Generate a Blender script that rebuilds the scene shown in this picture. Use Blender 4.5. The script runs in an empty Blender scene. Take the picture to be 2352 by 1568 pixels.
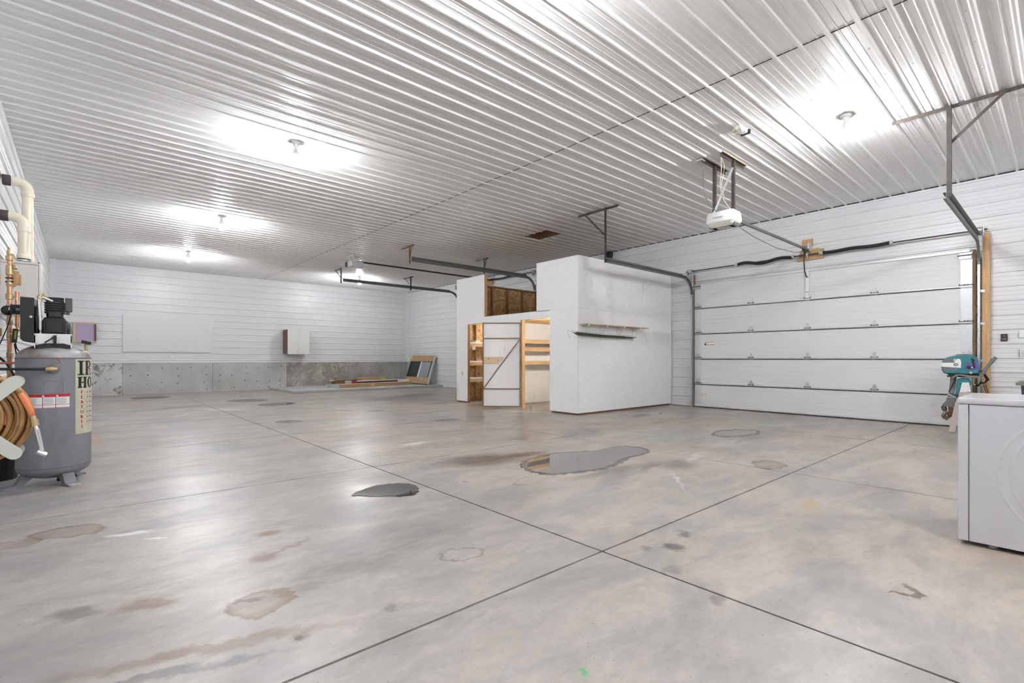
import bpy, math, random
from mathutils import Matrix, Vector
random.seed(7)
S = bpy.context.scene
C = S.collection
PI = math.pi

# ------------------------------------------------------------------ camera, world, exposure
YAW = 0.7221
cam_d = bpy.data.cameras.new('camera')
cam = bpy.data.objects.new('camera', cam_d); C.objects.link(cam)
cam.location = (0, 0, 1.2)
cam.rotation_euler = (PI / 2, 0, -YAW)
cam_d.sensor_width = 36.0
cam_d.lens = 36.0 * 1124.81 / 2352.0
cam_d.shift_y = (823.69 - 784.0) / 2352.0
cam_d.clip_start = 0.05; cam_d.clip_end = 100
S.camera = cam
w = bpy.data.worlds.new('world'); S.world = w; w.use_nodes = True
w.node_tree.nodes['Background'].inputs[0].default_value = (0.9, 0.95, 1.0, 1)
w.node_tree.nodes['Background'].inputs[1].default_value = 0.05
S.view_settings.view_transform = 'Standard'
S.view_settings.look = 'None'
S.view_settings.gamma = 1.0
S.view_settings.use_curve_mapping = False
S.view_settings.exposure = 1.52
S.cycles.max_bounces = 6
S.cycles.diffuse_bounces = 5
S.cycles.glossy_bounces = 3
S.cycles.use_light_tree = False
S.cycles.adaptive_threshold = 0.15
S.cycles.adaptive_min_samples = 8
S.cycles.sample_clamp_indirect = 6.0
S.cycles.light_sampling_threshold = 0.03
S.cycles.caustics_reflective = False
S.cycles.caustics_refractive = False
S.cycles.use_denoising = True
BULB = 420.0          # base radiance, scaled per bulb; unseen fill bulbs get more

# ------------------------------------------------------------------ materials
def nt(name):
    m = bpy.data.materials.new(name); m.use_nodes = True
    t = m.node_tree; b = t.nodes['Principled BSDF']
    return m, t, b
def N(t, typ, **kw):
    n = t.nodes.new(typ)
    for k, v in kw.items():
        if k.startswith('i_'):
            n.inputs[int(k[2:]) if k[2:].isdigit() else k[2:]].default_value = v
        else:
            setattr(n, k, v)
    return n
def L(t, a, b): t.links.new(a, b)
def ramp(t, fac, stops):
    r = N(t, 'ShaderNodeValToRGB'); L(t, fac, r.inputs[0])
    e = r.color_ramp.elements
    while len(e) < len(stops): e.new(0.5)
    for k, (p, c) in enumerate(stops):
        e[k].position = p
        e[k].color = (c, c, c, 1) if isinstance(c, (int, float)) else (*c, 1)
    return r
def mixc(t, fac, a, b, mode='MIX'):
    m = N(t, 'ShaderNodeMix', data_type='RGBA', blend_type=mode)
    for sock, v in ((m.inputs[0], fac), (m.inputs[6], a), (m.inputs[7], b)):
        if isinstance(v, (int, float)): sock.default_value = v
        elif isinstance(v, tuple): sock.default_value = (*v, 1)
        else: L(t, v, sock)
    return m.outputs[2]
def sc(c, k): return tuple(min(1, x * k) for x in c)

def pm(name, col, rough=0.5, metal=0.0, var=0.06, scale=6.0, spec=0.5, stretch=(1, 1, 1), bump=0.0, dark=None, dark_amt=0.0, dscale=3.0, coat=0.0, det=2):
    """plain surface with fine noise in its colour, optional wear blotches and relief"""
    m, t, b = nt(name)
    g = N(t, 'ShaderNodeNewGeometry')
    mp = N(t, 'ShaderNodeMapping'); mp.inputs['Scale'].default_value = stretch
    L(t, g.outputs['Position'], mp.inputs[0])
    no = N(t, 'ShaderNodeTexNoise'); no.inputs['Scale'].default_value = scale; no.inputs['Detail'].default_value = det
    L(t, mp.outputs[0], no.inputs['Vector'])
    out = mixc(t, no.outputs[0], sc(col, 1 - var), sc(col, 1 + var))
    if dark is not None:
        n2 = N(t, 'ShaderNodeTexNoise'); n2.inputs['Scale'].default_value = dscale; n2.inputs['Detail'].default_value = 4
        L(t, mp.outputs[0], n2.inputs['Vector'])
        r = ramp(t, n2.outputs[0], [(0.45, 0.0), (0.68, dark_amt)])
        out = mixc(t, r.outputs[0], out, dark)
    L(t, out, b.inputs['Base Color'])
    b.inputs['Roughness'].default_value = rough
    b.inputs['Metallic'].default_value = metal
    b.inputs['Specular IOR Level'].default_value = spec
    b.inputs['Coat Weight'].default_value = coat
    if bump:
        bp = N(t, 'ShaderNodeBump'); bp.inputs['Strength'].default_value = bump; bp.inputs['Distance'].default_value = 0.004
        L(t, no.outputs[0], bp.inputs['Height']); L(t, bp.outputs[0], b.inputs['Normal'])
    return m

M = {}
M['ceil'] = pm('painted_ceiling_steel', (0.79, 0.79, 0.785), 0.33, 0, 0.02, 1.2, 0.45, det=0)
M['wall'] = pm('painted_wall_steel', (0.71, 0.72, 0.74), 0.34, 0, 0.015, 1.2, 0.5, det=0)
M['trimw'] = pm('white_trim_steel', (0.74, 0.75, 0.765), 0.35, 0, 0.01, 3)
M['door'] = pm('white_door_steel', (0.73, 0.73, 0.735), 0.45, 0, 0.02, 2.0, 0.4, (1, 1, 6), det=0)
M['strut'] = pm('galvanised_white', (0.66, 0.67, 0.68), 0.35, 0.3, 0.05, 8)
M['galv'] = pm('galvanised_steel', (0.55, 0.57, 0.58), 0.32, 0.75, 0.12, 14)
M['galvlt'] = pm('bright_galvanised', (0.66, 0.69, 0.70), 0.4, 0.35, 0.06, 9, stretch=(1, 1, 3))
M['track'] = pm('track_steel', (0.17, 0.18, 0.172), 0.42, 0.35, 0.15, 10)
M['dsteel'] = pm('dark_angle_steel', (0.050, 0.047, 0.045), 0.55, 0.1, 0.3, 18, dark=(0.25, 0.13, 0.07), dark_amt=0.25, dscale=8)
M['rust'] = pm('rusty_steel', (0.22, 0.13, 0.08), 0.6, 0.3, 0.3, 20)
M['black'] = pm('black_plastic', (0.013, 0.013, 0.014), 0.42, 0, 0.2, 20)
M['blackm'] = pm('black_castiron', (0.02, 0.02, 0.021), 0.38, 0.2, 0.3, 30)
M['dirt'] = pm('joint_dirt', (0.055, 0.04, 0.03), 0.9, 0, 0.4, 30)
M['gap'] = pm('dark_gap', (0.02, 0.02, 0.02), 0.9, 0, 0.1, 5)
M['wood'] = pm('pine_lumber', (0.62, 0.40, 0.20), 0.6, 0, 0.22, 5, 0.3, (6, 6, 0.7), dark=(0.36, 0.19, 0.08), dark_amt=0.35, dscale=6)
M['woodh'] = pm('pine_lumber_lying', (0.66, 0.45, 0.24), 0.6, 0, 0.22, 5, 0.3, (0.7, 6, 6), dark=(0.42, 0.24, 0.10), dark_amt=0.3, dscale=6)
M['woodd'] = pm('brown_old_lumber', (0.33, 0.20, 0.115), 0.65, 0, 0.3, 5, 0.3, (3, 3, 1), dark=(0.14, 0.075, 0.04), dark_amt=0.5, dscale=7)
M['ply'] = pm('plywood_board', (0.55, 0.36, 0.19), 0.6, 0, 0.18, 7, 0.3, (1, 1, 3), dark=(0.32, 0.18, 0.08), dark_amt=0.4, dscale=6)
M['card'] = pm('cardboard', (0.47, 0.32, 0.19), 0.8, 0, 0.08, 5, 0.2)
M['cardd'] = pm('brown_cardboard', (0.30, 0.19, 0.11), 0.8, 0, 0.1, 5, 0.2)
M['cardl'] = pm('pale_cardboard', (0.66, 0.50, 0.34), 0.8, 0, 0.06, 5, 0.2)
M['pvc'] = pm('cream_pvc', (0.80, 0.75, 0.62), 0.3, 0, 0.05, 5, dark=(0.70, 0.60, 0.42), dark_amt=0.4, dscale=4)
M['rubber'] = pm('grey_rubber_collar', (0.07, 0.06, 0.06), 0.6, 0, 0.2, 12)
M['heater'] = pm('heater_enamel', (0.63, 0.61, 0.58), 0.4, 0, 0.02, 4)
M['copper'] = pm('copper', (0.72, 0.37, 0.22), 0.35, 0.8, 0.2, 14, dark=(0.35, 0.18, 0.10), dark_amt=0.5, dscale=9)
M['brass'] = pm('brass', (0.55, 0.42, 0.24), 0.38, 0.7, 0.2, 14)
M['tank'] = pm('tank_grey_paint', (0.235, 0.24, 0.27), 0.42, 0, 0.12, 4, 0.5, (2, 2, 0.7), dark=(0.15, 0.13, 0.125), dark_amt=0.4, dscale=5)
M['tanktop'] = pm('tank_dusty_top', (0.40, 0.40, 0.41), 0.4, 0, 0.1, 5, dark=(0.15, 0.10, 0.065), dark_amt=0.95, dscale=4.2)
M['label'] = pm('cream_sticker', (0.55, 0.55, 0.42), 0.5, 0, 0.08, 6)
M['red'] = pm('red_print', (0.50, 0.02, 0.03), 0.5, 0, 0.05, 6)
M['faint'] = pm('faded_print', (0.16, 0.14, 0.16), 0.5, 0, 0.05, 6)
M['white'] = pm('white_paint', (0.80, 0.80, 0.79), 0.4, 0, 0.02, 5)
M['appl'] = pm('appliance_enamel', (0.55, 0.55, 0.575), 0.22, 0, 0.01, 4, 0.5, coat=0.3)
M['hose'] = pm('tan_rubber_hose', (0.40, 0.22, 0.075), 0.5, 0, 0.25, 25, dark=(0.16, 0.075, 0.025), dark_amt=0.55, dscale=14)
M['orange'] = pm('orange_rubber', (0.80, 0.25, 0.10), 0.5, 0, 0.1, 9)
M['cream'] = pm('cream_steel', (0.60, 0.61, 0.55), 0.4, 0, 0.03, 5)
M['chrome'] = pm('chrome', (0.75, 0.75, 0.74), 0.22, 0.85, 0.06, 20)
M['teal'] = pm('teal_cowl_paint', (0.035, 0.22, 0.26), 0.36, 0, 0.2, 8, dark=(0.02, 0.10, 0.13), dark_amt=0.4, dscale=9)
M['mgrey'] = pm('motor_grey', (0.20, 0.20, 0.195), 0.45, 0.2, 0.2, 10)
M['cowlg'] = pm('cowl_grey', (0.16, 0.165, 0.17), 0.5, 0, 0.15, 10)
M['mblue'] = pm('motor_blue_plate', (0.10, 0.12, 0.30), 0.45, 0, 0.15, 8)
M['purple'] = pm('lavender_foam', (0.47, 0.39, 0.56), 0.7, 0, 0.04, 5)
M['pwood'] = pm('pale_frame_wood', (0.62, 0.49, 0.34), 0.6, 0, 0.15, 8)
M['oldgray'] = pm('weathered_wood', (0.50, 0.43, 0.39), 0.7, 0, 0.15, 9)
M['cabw'] = pm('cabinet_white', (0.68, 0.68, 0.655), 0.45, 0, 0.01, 4)
M['cabb'] = pm('cabinet_walnut', (0.16, 0.075, 0.045), 0.5, 0, 0.2, 6, 0.4, (1, 1, 0.4))
M['bin'] = pm('grey_bin_plastic', (0.085, 0.09, 0.085), 0.5, 0, 0.1, 6)
M['binlid'] = pm('grey_lid_plastic', (0.17, 0.175, 0.16), 0.5, 0, 0.2, 9)
M['bluew'] = pm('pale_blue_wrap', (0.55, 0.66, 0.85), 0.4, 0, 0.1, 9)
M['yellow'] = pm('yellow_handle', (0.72, 0.55, 0.06), 0.45, 0, 0.1, 9)
M['green'] = pm('bright_green_label', (0.32, 0.72, 0.10), 0.5, 0, 0.1, 9)
M['dkgreen'] = pm('dark_green_case', (0.05, 0.08, 0.05), 0.5, 0, 0.1, 9)
M['maroon'] = pm('maroon_sleeve', (0.13, 0.02, 0.025), 0.5, 0, 0.3, 9)
M['silver'] = pm('crinkled_film', (0.55, 0.56, 0.57), 0.3, 0.2, 0.3, 20)
M['rodg'] = pm('dull_rods', (0.10, 0.105, 0.085), 0.55, 0.3, 0.3, 20)
M['wire'] = pm('white_wire', (0.72, 0.70, 0.64), 0.4, 0, 0.03, 9)
M['beige'] = pm('beige_cable', (0.66, 0.58, 0.42), 0.5, 0, 0.03, 9)
M['screen'] = pm('dark_insect_screen', (0.035, 0.035, 0.04), 0.5, 0, 0.1, 9)
M['lens'] = pm('dark_lens', (0.16, 0.15, 0.14), 0.15, 0, 0.1, 9)
M['pink'] = pm('pink_hose', (0.72, 0.22, 0.20), 0.5, 0, 0.1, 9)

def osb(name, cols, bump=.35):
    m, t, b = nt(name)
    g = N(t, 'ShaderNodeNewGeometry')
    no = N(t, 'ShaderNodeTexNoise'); no.inputs['Scale'].default_value = 9; no.inputs['Detail'].default_value = 3
    L(t, g.outputs['Position'], no.inputs['Vector'])
    ad = N(t, 'ShaderNodeVectorMath', operation='MULTIPLY_ADD')
    L(t, no.outputs['Color'], ad.inputs[0]); ad.inputs[1].default_value = (0.12, 0.12, 0.12); L(t, g.outputs['Position'], ad.inputs[2])
    v = N(t, 'ShaderNodeTexVoronoi'); v.inputs['Scale'].default_value = 17; L(t, ad.outputs[0], v.inputs['Vector'])
    sep = N(t, 'ShaderNodeSeparateColor'); L(t, v.outputs['Color'], sep.inputs[0])
    r = ramp(t, sep.outputs[0], [(0.0, cols[0]), (0.35, cols[1]), (0.75, cols[2]), (1.0, cols[3])])
    L(t, r.outputs[0], b.inputs['Base Color'])
    b.inputs['Roughness'].default_value = 0.6
    bp = N(t, 'ShaderNodeBump'); bp.inputs['Strength'].default_value = bump; bp.inputs['Distance'].default_value = 0.003
    L(t, sep.outputs[1], bp.inputs['Height']); L(t, bp.outputs[0], b.inputs['Normal'])
    return m
M['osb'] = osb('oriented_strand_board', [(0.34, 0.19, 0.075), (0.50, 0.30, 0.125), (0.60, 0.385, 0.175), (0.70, 0.49, 0.26)])
wc = 0.90
M['osbw'] = osb('white_painted_strand_board', [(wc * 0.965, wc * 0.97, wc * 0.985), (wc * .99, wc * 0.995, wc), (wc, wc * 1.003, wc * 1.015), (wc * 1.01, wc * 1.013, wc * 1.02)], .15)

def concrete_wall(name, mode):
    m, t, b = nt(name)
    g = N(t, 'ShaderNodeNewGeometry')
    n1 = N(t, 'ShaderNodeTexNoise'); n1.inputs['Scale'].default_value = 1.3; n1.inputs['Detail'].default_value = 8; n1.inputs['Roughness'].default_value = 0.65
    L(t, g.outputs['Position'], n1.inputs['Vector'])
    n2 = N(t, 'ShaderNodeTexNoise'); n2.inputs['Scale'].default_value = 4.0; n2.inputs['Detail'].default_value = 9; n2.inputs['Roughness'].default_value = 0.7; n2.inputs['Distortion'].default_value = 0.6
    L(t, g.outputs['Position'], n2.inputs['Vector'])
    if mode == 'plain':
        c = ramp(t, n1.outputs[0], [(0.3, (0.40, 0.40, 0.395)), (0.7, (0.57, 0.57, 0.565))]).outputs[0]
        k = ramp(t, n2.outputs[0], [(0.60, 0.0), (0.75, 0.35)]).outputs[0]
        c = mixc(t, k, c, (0.25, 0.25, 0.24))
    elif mode == 'peeled':
        c = ramp(t, n1.outputs[0], [(0.3, (0.52, 0.52, 0.51)), (0.7, (0.66, 0.66, 0.65))]).outputs[0]
        k = ramp(t, n2.outputs[0], [(0.55, 0.0), (0.60, 0.85)]).outputs[0]
        c = mixc(t, k, c, (0.17, 0.165, 0.15))
    elif mode == 'stained':
        c = ramp(t, n1.outputs[0], [(0.3, (0.22, 0.195, 0.165)), (0.55, (0.33, 0.31, 0.275)), (0.72, (0.47, 0.46, 0.43))]).outputs[0]
        k = ramp(t, n2.outputs[0], [(0.53, 0.0), (0.60, 0.75)]).outputs[0]
        c = mixc(t, k, c, (0.52, 0.515, 0.49))
    else:
        c = ramp(t, n1.outputs[0], [(0.3, (0.27, 0.265, 0.25)), (0.7, (0.43, 0.425, 0.41))]).outputs[0]
        k = ramp(t, n2.outputs[0], [(0.58, 0.0), (0.70, 0.5)]).outputs[0]
        c = mixc(t, k, c, (0.17, 0.165, 0.15))
    L(t, c, b.inputs['Base Color']); b.inputs['Roughness'].default_value = 0.8
    bp = N(t, 'ShaderNodeBump'); bp.inputs['Strength'].default_value = 0.3; bp.inputs['Distance'].default_value = 0.01
    L(t, n2.outputs[0], bp.inputs['Height']); L(t, bp.outputs[0], b.inputs['Normal'])
    return m
for k in ('plain', 'peeled', 'stained', 'grey'): M['con_' + k] = concrete_wall('concrete_' + k, k)

# stains on the slab: (x, y, half length, half width, turn, colour, strength, ring?)
TAN = (0.22, 0.14, 0.085); DK = (0.085, 0.075, 0.066); SL = (0.095, 0.10, 0.108); GRN = (0.24, 0.38, 0.27); WHT = (0.75, 0.75, 0.73); BRN = (0.115, 0.075, 0.05)
STAINS = [
 (-0.07, 4.58, .22, .13, -.45, TAN, .75, 1), (-.33, 4.50, .12, .10, -.45, TAN, .75, 1), (.665, 2.62, .14, .13, .5, TAN, .9, 1), (.64, 2.70, .08, .02, -.5, DK, .6, 0),
 (.246, 2.96, .15, .09, -.5, TAN, .55, 0), (-.03, 3.10, .14, .08, -.5, DK, .45, 0), (.953, 3.61, .09, .07, -.3, TAN, .7, 0), (.84, 3.20, .08, .10, .3, TAN, .6, 0),
 (1.0, 3.28, .20, .035, .45, TAN, .45, 0), (.714, 2.198, .045, .03, 0, BRN, .7, 0), (1.127, 2.156, .06, .045, .3, DK, .3, 0), (1.753, 2.459, .13, .09, -.35, DK, .5, 2),
 (2.856, 1.665, .09, .055, .5, SL, .8, 0), (3.104, 1.737, .07, .05, .5, SL, .6, 0), (2.70, 1.75, .07, .04, .5, SL, .4, 0), (2.526, 1.527, .09, .06, .4, DK, .35, 0), (2.388, 1.153, .08, .05, .4, DK, .4, 0),
 (3.24, .52, .10, .022, .4, BRN, .95, 0), (3.16, .55, .09, .016, -.9, BRN, .95, 0), (5.85, 2.24, .26, .16, .2, BRN, .7, 1), (5.07, 2.90, .34, .20, .3, DK, .38, 0),
 (6.70, 4.13, .50, .30, .4, GRN, .35, 0), (9.66, 3.78, .55, .16, .35, GRN, .45, 0), (9.0, 3.9, .3, .12, .35, GRN, .3, 0), (1.452, 1.222, .026, .016, .5, (0.12, .42, .2), .8, 0),
 (3.62, 4.60, .62, .36, -.2, BRN, .75, 0), (4.20, 4.50, .34, .13, -.2, BRN, .7, 0), (3.45, 3.55, .35, .10, .2, DK, .5, 2), (4.4, 3.2, .8, .12, -.1, DK, .35, 0), (4.48, 1.40, .20, .08, .3, (0.42, .31, .16), .5, 0), (5.09, 10.59, .22, .20, .3, BRN, .6, 0), (4.6, 11.0, .15, .12, 0, BRN, .5, 0),
 (5.38, 7.99, .30, .24, .5, DK, .6, 0), (4.94, 5.47, .20, .18, .6, TAN, .6, 0), (4.36, 2.50, .34, .025, .72, WHT, .7, 0), (4.28, 2.44, .30, .03, .72, DK, .3, 0),
 (.15, 9.5, .13, .7, 0, (0.52, .33, .20), .55, 0), (.40, 2.35, .55, .06, -.30, TAN, .5, 0), (.20, 2.27, .5, .035, -.30, SL, .4, 0), (.26, 4.26, .14, .05, -.5, WHT, .7, 0), (.36, 4.05, .05, .03, -.5, WHT, .8, 0),
 (7.05, 13.5, 1.2, .8, .2, DK, .4, 0), (8.3, 14.2, 1.2, .6, .5, DK, .4, 0), (7.75, 10.1, .45, .35, .3, DK, .55, 0), (7.2, 11.2, .5, .22, .2, BRN, .5, 0), (9.4, 5.6, .42, .14, .3, (0.50, .42, .26), .6, 0),
 (8.95, 6.0, .42, .12, .3, BRN, .5, 0), (9.9, 6.6, .8, .45, .2, DK, .45, 0), (11.0, 6.9, .5, .25, .2, BRN, .4, 0), (2.5, 13.3, .14, .8, .7, WHT, .5, 0), (1.7, 12.6, .05, .7, -.5, WHT, .35, 0),
 (.95, 16.4, .3, .7, 0, (0.50, .36, .27), .5, 0), (1.25, 16.6, .12, .4, 0, (0.45, .2, .17), .45, 0), (1.9, 14.6, .7, .5, .2, SL, .3, 0), (1.3, 11.6, .4, .5, .2, SL, .25, 0), (5.6, 3.0, .35, .05, .3, WHT, .3, 0), (3.55, 6.1, .25, .10, .2, WHT, .6, 0),
 (7.7, 3.3, .6, .4, .4, SL, .25, 0), (6.1, 5.2, .7, .35, .4, SL, .3, 0), (3.3, 1.0, .5, .2, .4, SL, .2, 0), (1.5, 2.9, .8, .35, .2, SL, .22, 0), (5.9, 1.2, .8, .25, .2, SL, .22, 0), (2.55, 3.2, .5, .3, .2, SL, .2, 0), (1.05, 2.75, .35, .2, .2, BRN, .2, 0), (4.0, 3.0, .5, .12, .3, DK, .25, 0), (4.75, 3.05, .3, .05, .1, DK, .45, 0),
]
def floor_mat(stains):
    m, t, b = nt('sealed_concrete_slab')
    g = N(t, 'ShaderNodeNewGeometry'); P = g.outputs['Position']
    def noise(scale, det, rough=.6, dist=0, sx=1, sy=1):
        mp = N(t, 'ShaderNodeMapping'); mp.inputs['Scale'].default_value = (sx, sy, 1); L(t, P, mp.inputs[0])
        n = N(t, 'ShaderNodeTexNoise'); n.inputs['Scale'].default_value = scale; n.inputs['Detail'].default_value = det
        n.inputs['Roughness'].default_value = rough; n.inputs['Distortion'].default_value = dist; L(t, mp.outputs[0], n.inputs['Vector'])
        return n
    big = noise(.42, 2, .6, .5); mid = noise(1.7, 4, .68, .6, .6, 1.2); fine = noise(14, 3, .7); speck = noise(60, 0)
    # cool reflected tint on the left painted into the slab colour, beige rightward
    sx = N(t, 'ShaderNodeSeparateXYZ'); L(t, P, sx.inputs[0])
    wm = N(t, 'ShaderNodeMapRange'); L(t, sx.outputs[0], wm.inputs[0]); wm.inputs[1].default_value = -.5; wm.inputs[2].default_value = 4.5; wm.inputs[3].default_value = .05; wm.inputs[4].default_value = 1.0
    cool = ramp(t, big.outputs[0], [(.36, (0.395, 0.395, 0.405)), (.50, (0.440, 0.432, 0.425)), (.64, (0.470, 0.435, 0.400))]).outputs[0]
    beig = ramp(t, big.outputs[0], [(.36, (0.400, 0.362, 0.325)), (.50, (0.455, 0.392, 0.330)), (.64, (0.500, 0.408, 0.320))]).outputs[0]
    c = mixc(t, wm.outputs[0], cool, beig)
    sk = noise(5.5, 4, .72, .3, .6, 1.3)
    c = mixc(t, ramp(t, sk.outputs[0], [(.32, .62), (.54, 0.0)]).outputs[0], c, (0.275, 0.255, 0.233))
    c = mixc(t, ramp(t, sk.outputs[0], [(.52, 0.0), (.74, .38)]).outputs[0], c, (0.52, 0.475, 0.425))
    c = mixc(t, ramp(t, mid.outputs[0], [(.30, .85), (.56, 0.0)]).outputs[0], c, (0.271, 0.265, 0.258))
    c = mixc(t, ramp(t, mid.outputs[0], [(.50, 0.0), (.78, .7)]).outputs[0], c, (0.497, 0.441, 0.389))
    c = mixc(t, ramp(t, fine.outputs[0], [(.32, .45), (.60, 0.0)]).outputs[0], c, (0.329, 0.319, 0.308))
    c = mixc(t, ramp(t, speck.outputs[0], [(.78, 0.0), (.82, .5)]).outputs[0], c, (0.182, 0.168, 0.154))
    # ragged outlines for every stain
    if not stains: n1 = n2 = mid
    else: n1 = noise(3.2, 3, .65); n2 = noise(24, 1, .6)
    d1 = N(t, 'ShaderNodeVectorMath', operation='SUBTRACT'); L(t, n1.outputs['Color'], d1.inputs[0]); d1.inputs[1].default_value = (.5, .5, .5)
    d2 = N(t, 'ShaderNodeVectorMath', operation='SUBTRACT'); L(t, n2.outputs['Color'], d2.inputs[0]); d2.inputs[1].default_value = (.5, .5, .5)
    a1 = N(t, 'ShaderNodeVectorMath', operation='MULTIPLY_ADD'); L(t, d1.outputs[0], a1.inputs[0]); a1.inputs[1].default_value = (.22, .22, 0); L(t, P, a1.inputs[2])
    a2 = N(t, 'ShaderNodeVectorMath', operation='MULTIPLY_ADD'); L(t, d2.outputs[0], a2.inputs[0]); a2.inputs[1].default_value = (.06, .06, 0); L(t, a1.outputs[0], a2.inputs[2])
    gr = ramp(t, sk.outputs[0], [(.38, 1.0), (.66, .68)])      # stains take unevenly to the slab
    for (x, y, rx, ry, rot, col, st, ring) in stains:
        mp = N(t, 'ShaderNodeMapping', vector_type='TEXTURE')
        mp.inputs['Location'].default_value = (x, y, 0); mp.inputs['Rotation'].default_value = (0, 0, rot); mp.inputs['Scale'].default_value = (rx * 1.15, ry * 1.15, 1)
        L(t, a2.outputs[0], mp.inputs[0])
        ln = N(t, 'ShaderNodeVectorMath', operation='LENGTH'); L(t, mp.outputs[0], ln.inputs[0])
        if ring == 1: stops = [(.45, .5 * st), (.70, .7 * st), (.86, min(.95, 1.2 * st)), (.97, 0.0)]
        elif ring == 2: stops = [(.72, 0.0), (.84, st), (.90, st), (.97, 0.0)]
        else: stops = [(.45, min(.95, st * 1.35)), (1.0, 0.0)]
        mu = N(t, 'ShaderNodeMath', operation='MULTIPLY'); L(t, ramp(t, ln.outputs['Value'], stops).outputs[0], mu.inputs[0]); L(t, gr.outputs[0], mu.inputs[1])
        c = mixc(t, mu.outputs[0], c, col)
    L(t, c, b.inputs['Base Color'])
    rr = ramp(t, big.outputs[0], [(.35, .25), (.65, .40)]); r2 = ramp(t, mid.outputs[0], [(.25, .10), (.75, .0)])
    ra = N(t, 'ShaderNodeMath', operation='ADD'); L(t, rr.outputs[0], ra.inputs[0]); L(t, r2.outputs[0], ra.inputs[1]); L(t, ra.outputs[0], b.inputs['Roughness'])
    b.inputs['Specular IOR Level'].default_value = .45
    return m

def water(name, col):
    m, t, b = nt(name)
    g = N(t, 'ShaderNodeNewGeometry')
    no = N(t, 'ShaderNodeTexNoise'); no.inputs['Scale'].default_value = 3; L(t, g.outputs['Position'], no.inputs['Vector'])
    L(t, mixc(t, no.outputs[0], sc(col, .8), sc(col, 1.2)), b.inputs['Base Color'])
    b.inputs['Roughness'].default_value = 0.01; b.inputs['IOR'].default_value = 1.8; b.inputs['Specular IOR Level'].default_value = .5
    return m
M['water'] = water('standing_water', (0.13, 0.12, 0.11))
M['water2'] = water('dark_standing_water', (0.075, 0.072, 0.07))
M['dampc'] = pm('damp_grey_concrete', (0.26, 0.25, 0.24), 0.2, 0, .2, 10)
M['damp'] = pm('damp_concrete', (0.135, 0.125, 0.115), 0.25, 0, .25, 12)

def glow(name, col, s):
    m, t, b = nt(name)
    e = N(t, 'ShaderNodeEmission'); e.inputs[0].default_value = (*col, 1); e.inputs[1].default_value = s
    L(t, e.outputs[0], t.nodes['Material Output'].inputs[0])
    return m
M['bulb'] = glow('lit_bulb', (0.985, 0.985, 1.0), BULB * .90)
M['bulbr'] = glow('boosted_fill_bulb', (0.985, 0.985, 1.0), BULB * 1.22)  # for the assumed bulbs out of view, boosted to fill the room
M['bulbw'] = glow('lit_warm_bulb', (1.0, 0.92, 0.80), BULB * 1.35)
M['bulbl'] = glow('lit_dim_bulb', (1.0, 0.92, 0.80), BULB * .7)
def glassm():
    m, t, b = nt('window_glass')
    no = N(t, 'ShaderNodeTexNoise'); no.inputs['Scale'].default_value = 2
    b.inputs['Base Color'].default_value = (.45, .55, .58, 1); b.inputs['Roughness'].default_value = .03; b.inputs['Alpha'].default_value = .45
    return m
M['glass'] = glassm()

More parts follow.
